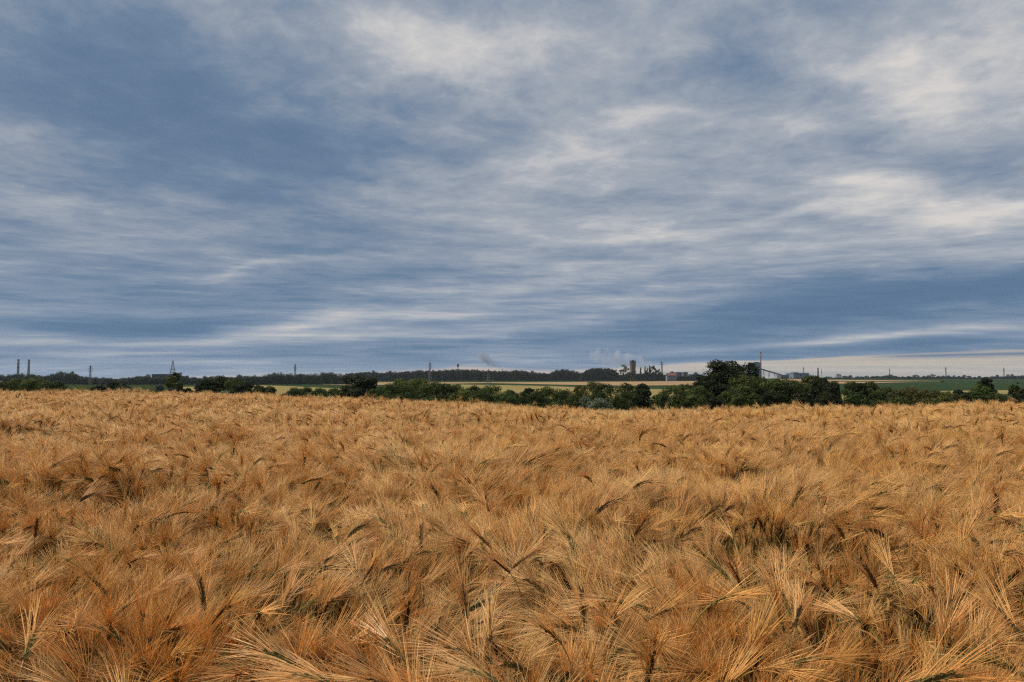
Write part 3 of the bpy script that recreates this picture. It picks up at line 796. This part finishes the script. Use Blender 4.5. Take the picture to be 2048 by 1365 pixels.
house(328, 800, 32, 748.5, 751.5, 'dark flat-roofed block showing above the wood beside the wide based pylon', M_conc, M_hallr, 'building', 16, 8, False)
house(1342, 1240, 19, 746.5, 751.5, 'white walled building with red gabled roof right of the poplars', M_wallw, M_roof, 'house', 12, 6)
house(-2, 380, 14, 762, 766.5, 'red roofed house cut by the left frame edge', M_wallw, M_roof, 'house', 9, 3)
house(1356, 1500, 14, 744.8, 746.5, 'long pale grey flat hall behind the red-roofed building', M_hall, M_hallr, 'hall', 20, 5, False)
house(1369, 1480, 8, 744.5, 746, 'short dark grey hall right of the long pale one', M_conc, M_hallr, 'hall', 18, 3, False)
house(1386, 1700, 22, 749, 750.5, 'low distant blue-grey shed before the big dark tree', M_hall, M_hallr, 'hall', 20, 6, False)
# factory behind the thicket
house(1594, 1900, 34, 746.5, 749, 'long pale grey factory hall under the thin faint pylon', M_hall, M_hallr, 'factory_hall', 40, 9, False)
house(1588, 1860, 9, 745, 747.5, 'small raised block on the front of the pale factory hall', M_hall, M_hallr, 'factory_hall', 20, 3, False)
house(1565, 1880, 16, 750, 752, 'low dark factory shed at the end of the conveyor', M_conc, M_hallr, 'factory_hall', 30, 4, False)
def plant_tower():
    D = 1850; g0 = on_ground(1511, D); w = 15 / FPX * D
    z1 = z_at(726, D) - g0.z
    root = empty('plant_tower', g0, 'blue-grey factory tower block behind the tallest dark tree', 'tower')
    a = MB(); a.box((0, 0, z1 / 2), (w, w * .8, z1)); a.build('wall', M_bluegrey, root)
    for k in range(4):
        b = MB(); b.box((0, -w * .41, z1 * (.98 - .075 * k)), (w * 1.04, .5, z1 * .018)); b.build('gallery', M_hallr, root)
    c = MB(); c.box((w * .1, 0, z1 + 1.1), (w * .7, w * .5, 2.2)); c.build('roof_hut', M_hallr, root)
plant_tower()
def conveyor():
    D = 1840
    p0 = Vector(((1518 - 1024) / FPX * D, D, z_at(737.5, D))); p1 = Vector(((1562 - 1024) / FPX * D, D, z_at(750.5, D)))
    base = on_ground(1518, D)
    root = empty('conveyor', base, 'grey sloping conveyor bridge descending from the reddish chimney', 'conveyor')
    a = MB(); u = p0 - base; v = p1 - base
    e = (v - u).normalized(); up = Vector((0, 1, 0)).cross(e).normalized() * 1.6; dp = Vector((0, 2.0, 0))
    P = [u - up - dp, u + up - dp, u + up + dp, u - up + dp, v - up - dp, v + up - dp, v + up + dp, v - up + dp]
    a.add(P, [(0,1,2,3),(7,6,5,4),(0,4,5,1),(1,5,6,2),(2,6,7,3),(3,7,4,0)]); a.build('gallery', M_hallr, root)
    for k in (.2, .45, .7):
        c = u.lerp(v, k); b = MB(); zb = float(gz(base.x + c.x, D)) - base.z
        b.tube([(c.x - 2.5, 0, zb), (c.x, 0, c.z - 1.5)], .5, 4); b.tube([(c.x + 2.5, 0, zb), (c.x, 0, c.z - 1.5)], .5, 4); b.build('trestle', M_steel, root)
conveyor()

# smoke plumes: real volumes
def smoke(name, pts, label, D, col, dens, scale):
    mb = MB(); P = []; Rd = []
    for (px, py, rpx) in pts:
        P.append((((px - 1024) / FPX * D), D, z_at(py, D))); Rd.append(rpx / FPX * D)
    for i in range(len(P) - 1): pass
    rg = np.random.default_rng(len(P)); PP = []; RD = []
    for i in range(len(P) - 1):
        for k in range(6):
            t = k / 6; PP.append([P[i][c] * (1 - t) + P[i + 1][c] * t for c in range(3)]); RD.append((Rd[i] * (1 - t) + Rd[i + 1] * t))
    PP.append(P[-1]); RD.append(Rd[-1])
    mb.tube(PP, RD, 20)
    for q in range(len(mb.V)):
        ring = q // 20; c = Vector(PP[ring]); v = Vector(mb.V[q]) - c
        u = q % 20 / 20 * 2 * math.pi
        f_ = 1 + .22 * math.sin(u * 3 + ring * 1.1) + .18 * math.sin(u * 5 - ring * .7) + .25 * math.sin(ring * 1.3) + rg.normal() * .05
        mb.V[q] = tuple(c + v * max(.3, f_))
    m, nt = mat('smoke_' + name); ns = nt.nodes; L = nt.links
    out = ns.new('ShaderNodeOutputMaterial'); pv = ns.new('ShaderNodeVolumePrincipled')
    gm = ns.new('ShaderNodeNewGeometry'); nz = ns.new('ShaderNodeTexNoise'); nz.inputs['Scale'].default_value = scale; nz.inputs['Detail'].default_value = 4
    nz.inputs['Roughness'].default_value = .6
    L.new(gm.outputs['Position'], nz.inputs['Vector'])
    mr = ns.new('ShaderNodeMapRange'); mr.inputs[1].default_value = .40; mr.inputs[2].default_value = .62; mr.inputs[4].default_value = dens
    L.new(nz.outputs[0], mr.inputs[0]); L.new(mr.outputs[0], pv.inputs['Density'])
    pv.inputs['Color'].default_value = (*col, 1); pv.inputs['Anisotropy'].default_value = 0.0
    L.new(pv.outputs[0], out.inputs['Volume'])
    o = mb.build('smoke', m, None, True)
    o['label'] = label; o['category'] = 'smoke'; o['kind'] = 'stuff'
    return o
smoke('small', [(1004,737.5,.8),(999,734,3),(988,729,7),(976,721,9),(964,713,9),(956,706,7)], 'small grey smoke plume drifting up from the small smoking chimney', 2300, (.50,.53,.58), .06, .03)
smoke('large', [(1328,745,3),(1318,739,5),(1296,733,9),(1270,724,14),(1238,722,17),(1210,717,17),(1190,712,13),(1178,710,6)], 'wide pale steam plume drifting left behind the brown tower', 2600, (.68,.71,.78), .026, .012)

# ------------------------------------------------------------------ barley
def frames(pts):
    P = np.array(pts, float); T = np.gradient(P, axis=0); T /= np.linalg.norm(T, axis=1)[:, None] + 1e-12
    return P, T
def np_tube(P, rad, n, V, F, cnt, tipclose=True):
    """append a tapering tube along P"""
    P = np.asarray(P); T = np.gradient(P, axis=0); T /= np.linalg.norm(T, axis=1)[:, None] + 1e-12
    ref = np.array([0.31, 0.87, 0.38]); 
    u = np.cross(T, ref); u /= np.linalg.norm(u, axis=1)[:, None] + 1e-12; w = np.cross(T, u)
    k = len(P); base = cnt
    for i in range(k - 1 if tipclose else k):
        for a in range(n):
            t = 2 * math.pi * a / n
            V.append(P[i] + (u[i] * math.cos(t) + w[i] * math.sin(t)) * rad[i])
    rings = k - 1 if tipclose else k
    for i in range(rings - 1):
        for a in range(n):
            b = (a + 1) % n
            F.append((base + i * n + a, base + i * n + b, base + (i + 1) * n + b, base + (i + 1) * n + a))
    c = base + rings * n
    if tipclose:
        V.append(P[-1]); 
        for a in range(n): F.append((base + (rings - 1) * n + a, base + (rings - 1) * n + (a + 1) % n, c))
        c += 1
    return c

def plant(rng, ear0, dir0, dir1, ear_len=0.085, awns=34, awn_len=0.13, spread=1.0, sides=3, aseg=4, thick=1.0, kern=True, fat=1.0, leaves=2, sag=0.03):
    """returns dict part -> (V,F). stem root at origin; ear starts at ear0 heading dir0 and ends heading dir1"""
    out = {}; shade = []
    e0 = np.array(ear0, float); d0 = np.array(dir0, float); d0 /= np.linalg.norm(d0); d1 = np.array(dir1, float); d1 /= np.linalg.norm(d1)
    L = np.linalg.norm(e0)
    p1 = np.array([0, 0, L * 0.55]); p2 = e0 - d0 * 0.14
    ts = np.array([0, .35, .6, .75, .85, .92, .97, 1.0])[:, None]
    C = (1-ts)**3*np.zeros(3) + 3*(1-ts)**2*ts*p1 + 3*(1-ts)*ts**2*p2 + ts**3*e0
    V, F = [], []
    np_tube(C, [.0021]*4 + [.0016]*4, 4, V, F, 0, False); out['stem'] = (V, F)
    # ear axis
    m = 9; axis = [e0]; dirs = [d0]
    for i in range(m - 1):
        s = (i + 1) / (m - 1); d = d0 * (1 - s) + d1 * s; d /= np.linalg.norm(d); axis.append(axis[-1] + d * ear_len / (m - 1)); dirs.append(d)
    axis = np.array(axis); dirs = np.array(dirs)
    side = np.cross(d0, rng.normal(size=3)); side /= np.linalg.norm(side)
    V, F = [], []; c = 0
    if not kern or True:
        c = np_tube(axis, [.0022]*(m-1) + [.001], 5, V, F, c)
    VA, FA = [], []; ca = 0
    nk = 26 if kern else 0
    def at(s):
        x = s * (m - 1); i = min(int(x), m - 2); f = x - i
        return axis[i] * (1 - f) + axis[i + 1] * f, dirs[min(i + (f > .5), m - 1)]
    n_aw = awns
    items = max(nk, n_aw)
    for k in range(items):
        s = (k + .5) / items
        p, t = at(s)
        sd = side - t * side.dot(t); sd /= np.linalg.norm(sd); bn = np.cross(t, sd)
        ang = (math.pi * (k % 2)) + rng.uniform(-.75, .75)
        o = sd * math.cos(ang) + bn * math.sin(ang)
        tap = 1 - .35 * abs(s - .4) / .6
        if k < nk or kern and k * nk // items != (k - 1) * nk // items:
            kl, kr = .0118, .0031 * tap * fat
            ax = t * .93 + o * .36; ax /= np.linalg.norm(ax)
            q0 = p + o * .0012; q1 = q0 + ax * kl
            mid = q0 + ax * kl * .45 + o * .0012
            u = np.cross(ax, bn); u /= np.linalg.norm(u) + 1e-9; w = np.cross(ax, u)
            b = c
            V += [q0, mid + u * kr, mid + w * kr, mid - u * kr, mid - w * kr, q1]
            F += [(b,b+1,b+2),(b,b+2,b+3),(b,b+3,b+4),(b,b+4,b+1),(b+5,b+2,b+1),(b+5,b+3,b+2),(b+5,b+4,b+3),(b+5,b+1,b+4)]
            c += 6
        if k < n_aw or True:
            al = awn_len * (1.08 - .35 * s) * rng.uniform(.8, 1.12)
            a0 = p + o * .003 + t * .006
            sp = (.10 + .20 * rng.uniform()) * spread
            dd = t + o * sp + rng.normal(size=3) * .06 * spread; dd /= np.linalg.norm(dd)
            bend = (o * .10 * rng.uniform(-.3, 1) + np.array([0, 0, -sag / .13 * .3]) + rng.normal(size=3) * .05)
            ss = np.linspace(0, 1, aseg)[:, None]
            A = a0 + dd * al * ss + bend * al * ss ** 2
            rd = np.linspace(.00078, .00024, aseg) * thick
            cb = ca; ca = np_tube(A, rd, sides, VA, FA, ca)
            shade += [float(rng.choice([.55, .8, .95, 1.1, 1.25]) * rng.uniform(.85, 1.15))] * (ca - cb)
    out['ear'] = (V, F); out['awns'] = (VA, FA, shade)
    V, F = [], []; c = 0
    for q in range(leaves):
        s = rng.uniform(.35, .70); a = rng.uniform(0, 2 * math.pi)
        i = int(s * 7); p0 = C[min(i, 6)]
        h = np.array([math.cos(a), math.sin(a), 0]); ll = rng.uniform(.08, .16); up = rng.uniform(.5, 1.6)
        pr = np.cross(h, [0, 0, 1])
        for j in range(6):
            t = j / 5
            pos = p0 + h * ll * t * .9 + np.array([0, 0, 1]) * (up * ll * (t - .9 * t * t)) + pr * math.sin(t * 3 + a) * .01
            w = .0032 * (1 - t ** 2) + .0003
            tw = pr * math.cos(t * 2) + np.array([0, 0, 1]) * math.sin(t * 2) * .6
            V += [pos - tw * w, pos + tw * w]
        for j in range(5): F.append((c + 2*j, c + 2*j + 1, c + 2*j + 3, c + 2*j + 2))
        c += 12
    if leaves: out['leaf'] = (V, F)
    return out

PART_M = {'stem': 0, 'ear': 1, 'awns': 2, 'leaf': 3}
def random_plant(rng, lod=0, style=None):
    h = 0.80 + rng.normal() * .03
    st = style or rng.choice(['up', 'up', 'up', 'lean', 'lean', 'lean', 'nod', 'nod', 'flat'])
    if st == 'up': a0, a1 = rng.uniform(2, 16), rng.uniform(5, 26)
    elif st == 'lean': a0, a1 = rng.uniform(18, 42), rng.uniform(28, 54)
    elif st == 'flat': a0, a1 = rng.uniform(58, 80), rng.uniform(70, 92)
    else: a0, a1 = rng.uniform(44, 66), rng.uniform(74, 102)
    d = lambda a: (math.sin(R(a)), rng.uniform(-.1, .1), math.cos(R(a)))
    off = .03 + .0022 * a0
    hh = h - .10 * math.cos(R(a0)) + .02
    e0 = (off + .02, rng.uniform(-.02, .02), hh)
    if lod == 0: return st, plant(rng, e0, d(a0), d(a1), rng.uniform(.07, .095), 44, rng.uniform(.12, .155), rng.uniform(.9, 1.7), leaves=int(rng.uniform() < .35), fat=1.25)
    return st, plant(rng, e0, d(a0), d(a1), .095, 22, .135, 1.2, 3, 3, 1.5, kern=True, leaves=0, fat=1.45)

bmats = [M_stem, M_ear, M_awn, M_leaf]
def joined(name, items, coll, ear_mi):
    """items: list of (parts, matrix 3x3, offset) joined into one prototype mesh"""
    VV, QF, TF, QM, TM = [], [], [], [], []; off = 0; SH = []
    for parts, rot, tr, em in items:
        for k, vf in parts.items():
            f = vf[1]; v = np.array(vf[0]) @ rot.T + tr
            SH += list(vf[2]) if len(vf) > 2 else [1.0] * len(v)
            VV.append(v)
            mi = PART_M[k] if k != 'ear' else em
            for q in f:
                (QF if len(q) == 4 else TF).append(tuple(i + off for i in q)); (QM if len(q) == 4 else TM).append(mi)
            off += len(v)
    me = bpy.data.meshes.new(name)
    V = np.vstack(VV).astype(np.float32)
    me.vertices.add(len(V)); me.vertices.foreach_set('co', V.ravel())
    li = np.concatenate([np.array(QF, np.int32).ravel(), np.array(TF, np.int32).ravel()])
    me.loops.add(len(li)); me.loops.foreach_set('vertex_index', li)
    ls = np.concatenate([np.arange(len(QF)) * 4, len(QF) * 4 + np.arange(len(TF)) * 3]).astype(np.int32)
    me.polygons.add(len(ls)); me.polygons.foreach_set('loop_start', ls)
    me.polygons.foreach_set('material_index', np.array(QM + TM, np.int32))
    me.update(calc_edges=True)
    me.attributes.new('shade', 'FLOAT', 'POINT').data.foreach_set('value', np.array(SH, np.float32))
    for m_ in (M_stem, M_ear, M_awn, M_leaf, M_ear_gold, M_ear_green): me.materials.append(m_)
    o = bpy.data.objects.new(name, me); coll.objects.link(o)
    return o

rngB = np.random.default_rng(11)
proto = bpy.data.collections.new('barley_variants')
NP, NC = 30, 14
variants = []
I3 = np.eye(3)
for i in range(NP):
    st, parts = random_plant(rngB)
    em = int(rngB.choice([1, 1, 1, 4, 5]))
    variants.append((st, parts, em))
    joined(f'a_plant_{i:02d}', [(parts, I3, np.zeros(3), em)], proto, em)
for i in range(NC):
    items = []
    for k in range(34):
        hi_ = rngB.uniform() < .36
        st, parts = random_plant(rngB, 1, rngB.choice(['nod', 'lean', 'flat', 'up']) if hi_ else None)
        a = rngB.uniform(0, 2 * math.pi) if rngB.uniform() < .5 else rngB.normal() * .7
        ca, sa = math.cos(a), math.sin(a)
        rot = np.array([[ca, -sa, 0], [sa, ca, 0], [0, 0, 1]])
        items.append((parts, rot, np.array([rngB.uniform(-.2, .2), rngB.uniform(-.2, .2), rngB.normal() * .018 + (.055 if hi_ else 0)]), int(rngB.choice([1, 1, 1, 4, 5]))))
    joined(f'b_clump_{i:02d}', items, proto, 4)

# smooth value noise used for lie, height and density of the crop
class VN:
    def __init__(s, seed, cell):
        s.r = np.random.default_rng(seed).uniform(size=(256, 256)); s.c = cell
    def __call__(s, x, y):
        u = np.asarray(x) / s.c + 1000.3; v = np.asarray(y) / s.c + 1000.7
        i = np.floor(u).astype(int); j = np.floor(v).astype(int); a = u - i; b = v - j
        a = a * a * (3 - 2 * a); b = b * b * (3 - 2 * b); g = s.r
        i0, i1, j0, j1 = i % 256, (i + 1) % 256, j % 256, (j + 1) % 256
        return g[i0, j0]*(1-a)*(1-b) + g[i1, j0]*a*(1-b) + g[i0, j1]*(1-a)*b + g[i1, j1]*a*b
nh1, nh2, nh3, nyaw, nyaw2, nt1, nt2 = VN(1, .55), VN(2, 1.9), VN(3, 5.0), VN(4, .5), VN(5, 2.5), VN(6, .45), VN(7, .45)
def canopy(x, y): return 1.0 + .16 * (nh1(x, y) - .5) + .20 * (nh2(x * .35, y) - .5) + .08 * (nh3(x * .3, y) - .5)
def yaw(x, y): return 2 * math.pi * (nyaw(x, y) * .85 + nyaw2(x, y) * .8)

def scatter(r0, r1, dens, half=R(40)):
    n = int(dens * .5 * (r1 * r1 - r0 * r0) * 2 * half)
    r = np.sqrt(rngB.uniform(r0 * r0, r1 * r1, n)); a = rngB.uniform(-half, half, n)
    return r * np.sin(a), r * np.cos(a)
NEAR = 8.5
xs, ys = scatter(0.75, NEAR, 430)
x2, y2 = scatter(0.3, 0.75, 300, R(60)); 
m2 = np.hypot(x2, y2) > .55
x3, y3 = scatter(.75, 2.2, 200, math.pi); k3 = np.abs(np.arctan2(x3, y3)) > R(40)
xs = np.concatenate([xs, x2[m2], x3[k3]]); ys = np.concatenate([ys, y2[m2], y3[k3]])
n = len(xs)
yw = yaw(xs, ys) + rngB.normal(size=n) * .75
scl = canopy(xs, ys) * (1 + rngB.normal(size=n) * .035)
near_cap = np.clip(1.0 - (1.1 - np.hypot(xs, ys)) * .35, .8, 1.0); scl *= near_cap
tlt = np.stack([(nt1(xs, ys) - .5) * .75 + rngB.normal(size=n) * .07, (nt2(xs, ys) - .5) * .75 + rngB.normal(size=n) * .07], 1)
idx = rngB.integers(0, NP, n)
bent = np.array([i for i, v_ in enumerate(variants) if v_[0] != 'up' and v_[2] != 4])
up_ = rngB.uniform(size=n) < .36                     # ears that ride on top of the canopy
idx[up_] = rngB.choice(bent, int(up_.sum())); scl[up_] *= 1.075
rot = np.stack([tlt[:, 0], tlt[:, 1], yw], 1)

# the plants that show largest stand as single things
rr = np.hypot(xs, ys); aa_ = np.arctan2(xs, ys)
vis = (np.abs(xs / ys) < .70) & (ys > 1.25) & (ys < 2.15)
cand = np.where(vis)[0]
HEROES = [ # ear base px,py ; tip px,py ; style ; label
 (213,1190,185,1147,'dark','dark upright ear tilting left in the left foreground'),
 (410,1222,393,1160,'dark','dark ear with orange sheath, tip up, left of the fan of awns'),
 (417,1254,458,1210,'dark','dark ear slanting up to the right below the fan of awns'),
 (130,1300,122,1258,'green','greenish upright ear with wide awn fan near lower left corner'),
 (24,1305,3,1272,'dark','dark ear leaning out of the left frame edge'),
 (47,1322,30,1283,'green','greenish ear beside the leaning one in the lower left corner'),
 (70,1075,82,1046,'dark','small dark ear standing by the left frame edge'),
 (330,1038,364,1025,'dark','arched dark ear nodding right under the left stretch of field'),
 (936,1238,925,1175,'dark','stout dark ear standing in the centre foreground'),
 (980,1288,979,1248,'dark','short dark ear right below the stout centre ear'),
 (1124,1290,1092,1252,'dark','blackish ear lying in the gap right of centre'),
 (1025,1137,1064,1108,'gold','golden brown ear slanting up to the right in mid foreground'),
 (1020,1147,1000,1124,'dark','short dark ear crossing the golden brown one at its base'),
 (714,1160,699,1130,'dark','dark ear leaning left of a V-shaped pair'),
 (729,1158,751,1120,'dark','dark ear leaning right of a V-shaped pair'),
 (1065,1055,1069,1025,'dark','isolated dark ear upright above the golden brown one'),
 (978,1092,952,1063,'dark','dark ear slanting left above the crossing pair'),
 (1460,1161,1425,1126,'green','grey-green ear slanting left, left one of parallel ears'),
 (1485,1177,1460,1131,'green','grey-green ear slanting left, right one of parallel ears'),
 (1583,1230,1571,1184,'green','dark green upright ear above the forked stalk'),
 (1568,1265,1551,1206,'green','green ear leaning left in the forked stalk'),
 (1590,1255,1624,1226,'dark','brown ear leaning right in the forked stalk'),
 (1754,1177,1728,1134,'dark','brown ear leaning left by the bright leaf at right'),
 (1789,1160,1789,1122,'green','greenish upright ear beside the bright leaf at right'),
 (1887,1335,1884,1288,'dark','short dark upright ear low in the right foreground'),
 (2046,1278,2020,1226,'dark','dark ear slanting in at the right frame edge'),
 (2050,1357,1968,1315,'green','fresh green ear lying across the lower right corner'),
 (1514,1226,1463,1211,'dark','dark ear nodding over to the left under the parallel ears'),
 (1690,1080,1670,1052,'dark','dark ear leaning left in the upper right foreground'),
 (560,1230,566,1190,'gold','golden brown ear with orange leaf left of the centre gap'),
]
NIND = 300 - len(HEROES)
score = scl[cand] + rngB.uniform(0, .05, len(cand)) - .03 * rr[cand]
cand = cand[np.argsort(-score)][:NIND]
mask = np.ones(n, bool); mask[cand] = False; TALL = float(np.median(scl[cand]))

part_cache = {}
EARM = {1: M_ear, 4: M_ear_gold, 5: M_ear_green}
def part_mesh(key, parts, em):
    if key not in part_cache:
        d = {}
        for k, vf in parts.items():
            me = bpy.data.meshes.new(k); me.from_pydata([tuple(p) for p in vf[0]], [], vf[1]); me.update()
            if len(vf) > 2: me.attributes.new('shade', 'FLOAT', 'POINT').data.foreach_set('value', np.array(vf[2], np.float32))
            me.materials.append({'stem': M_stem, 'ear': EARM[em], 'awns': M_awn_green if (k == 'awns' and em == 5 and key == ('h', 26)) else M_awn, 'leaf': M_leaf}[k])
            d[k] = me
        part_cache[key] = d
    return part_cache[key]
STL = {'up': 'upright', 'lean': 'leaning', 'nod': 'nodding', 'flat': 'sideways bent'}
CLR = {1: 'dark brown', 4: 'golden brown', 5: 'greenish'}
def place_plant(meshes, loc, rot_, s, label):
    root = empty('barley_plant', loc, label, 'barley', 'single barley plants in the foreground')
    root.rotation_euler = rot_; root.scale = (s, s, s)
    ear = None
    for k in ('stem', 'ear', 'leaf', 'awns'):
        if k not in meshes: continue
        o = bpy.data.objects.new(k, meshes[k]); COL.objects.link(o)
        o.parent = ear if k == 'awns' else root
        if k == 'ear': ear = o
    return root
for i in cand:
    st, parts, em = variants[idx[i]]
    ms = part_mesh(('v', int(idx[i])), parts, em)
    u = 1024 + FPX * xs[i] / ys[i]
    sect = ['far left', 'left', 'left of centre', 'right of centre', 'right', 'far right'][min(5, max(0, int(u / 342)))]; row = 'front row' if rr[i] < 1.72 else 'second row'; tall = 'tall ' if scl[i] > TALL else ''
    place_plant(ms, (xs[i], ys[i], 0), tuple(rot[i]), float(scl[i]), f'{tall}{STL[st]} barley plant with {CLR[em]} ear, {row}, {sect}')
for hi, (bx, by, tx, ty, style, lab) in enumerate(HEROES):
    rg = np.random.default_rng(500 + hi)
    d = ray(bx, by); zc = .90 if by > 1100 else .93
    s = (zc - EYE) / d.z; e0 = np.array([d.x * s, d.y * s, zc])
    D = e0[1]; obs = math.hypot(tx - bx, ty - by) / FPX * D
    el_ = max(.085, obs)
    fwd = math.sqrt(max(0, 1 - (obs / el_) ** 2)) * (1 if hi % 2 else -.4)
    dv = np.array([(tx - bx), 0, (by - ty)]) / FPX * D / el_
    dv[1] = fwd; dv /= np.linalg.norm(dv)
    nod = 'nodding' in lab or 'lying' in lab or 'arched' in lab
    d0 = dv + np.array([0, 0, .35 if nod else .1]); d1 = dv - np.array([0, 0, .35 if nod else .1])
    rootp = np.array([e0[0] - dv[0] * .14 + rg.normal() * .01, e0[1] - dv[1] * .1 + .06, 0])
    em = {'dark': 1, 'gold': 4, 'green': 5}[style]
    parts = plant(rg, e0 - rootp, d0, d1, el_, 40, .145, 1.25, leaves=2, thick=1.15)
    ms = part_mesh(('h', hi), parts, em)
    place_plant(ms, tuple(rootp), (0, 0, 0), 1.0, lab)

# the rest of the crop: one object
fx, fy = [], []
x4, y4 = scatter(NEAR - .15, 40, 13.0, R(42))
r4 = np.hypot(x4, y4); keep = r4 < crest(np.arctan2(x4, y4)) + 7
x4, y4 = x4[keep], y4[keep]; n4_ = len(x4)
yw4 = yaw(x4, y4) * .6 + rngB.normal(size=n4_) * .9
sc4 = canopy(x4, y4) * (1 + rngB.normal(size=n4_) * .03)
t4 = np.stack([(nt1(x4, y4) - .5) * .4, (nt2(x4, y4) - .5) * .4], 1)
PX = np.concatenate([xs[mask], x4]); PY = np.concatenate([ys[mask], y4]); PZ = gz(PX, PY)
ROT = np.vstack([rot[mask], np.column_stack([t4, yw4])]).astype(np.float32)
SCL = np.concatenate([scl[mask], sc4]).astype(np.float32)
IDX = np.concatenate([idx[mask], rngB.integers(NP, NP + NC, n4_)]).astype(np.int32)
me = bpy.data.meshes.new('barley'); me.vertices.add(len(PX))
me.vertices.foreach_set('co', np.stack([PX, PY, PZ], 1).astype(np.float32).ravel())
at_ = me.attributes.new('rot', 'FLOAT_VECTOR', 'POINT'); at_.data.foreach_set('vector', ROT.ravel())
at_ = me.attributes.new('scl', 'FLOAT', 'POINT'); at_.data.foreach_set('value', SCL)
at_ = me.attributes.new('idx', 'INT', 'POINT'); at_.data.foreach_set('value', IDX)
bo = bpy.data.objects.new('barley', me); COL.objects.link(bo)
bo['kind'] = 'stuff'; bo['label'] = 'golden ripe barley crop covering the whole field'; bo['category'] = 'barley crop'
gn = bpy.data.node_groups.new('barley_scatter', 'GeometryNodeTree')
gn.interface.new_socket('Geometry', in_out='INPUT', socket_type='NodeSocketGeometry')
gn.interface.new_socket('Geometry', in_out='OUTPUT', socket_type='NodeSocketGeometry')
gi = gn.nodes.new('NodeGroupInput'); go = gn.nodes.new('NodeGroupOutput')
ip = gn.nodes.new('GeometryNodeInstanceOnPoints'); ci = gn.nodes.new('GeometryNodeCollectionInfo')
ci.inputs['Collection'].default_value = proto; ci.inputs['Separate Children'].default_value = True; ci.inputs['Reset Children'].default_value = True
def na(nm, ty):
    q = gn.nodes.new('GeometryNodeInputNamedAttribute'); q.data_type = ty; q.inputs['Name'].default_value = nm; return q.outputs['Attribute']
er = gn.nodes.new('FunctionNodeEulerToRotation')
gn.links.new(gi.outputs[0], ip.inputs['Points']); gn.links.new(ci.outputs[0], ip.inputs['Instance'])
ip.inputs['Pick Instance'].default_value = True
gn.links.new(na('idx', 'INT'), ip.inputs['Instance Index']); gn.links.new(na('rot', 'FLOAT_VECTOR'), er.inputs[0])
gn.links.new(er.outputs[0], ip.inputs['Rotation']); gn.links.new(na('scl', 'FLOAT'), ip.inputs['Scale'])
gn.links.new(ip.outputs[0], go.inputs[0])
md = bo.modifiers.new('scatter', 'NODES'); md.node_group = gn
print('barley instances', len(PX), 'clumps', n4_)

# ------------------------------------------------------------------ thin evening air
hb = MB(); hb.box((0, 0, 28), (12400, 12400, 100))
hm, hnt = mat('air'); ho = hnt.nodes.new('ShaderNodeOutputMaterial'); hv = hnt.nodes.new('ShaderNodeVolumePrincipled')
hv.inputs['Density'].default_value = 4.0e-5; hv.inputs['Color'].default_value = (0.80, 0.88, 1.0, 1); hv.inputs['Anisotropy'].default_value = 0.2
hnt.links.new(hv.outputs[0], ho.inputs['Volume'])
hz = hb.build('haze', hm); hz['kind'] = 'stuff'; hz['label'] = 'thin bluish evening haze over the valley'; hz['category'] = 'haze'
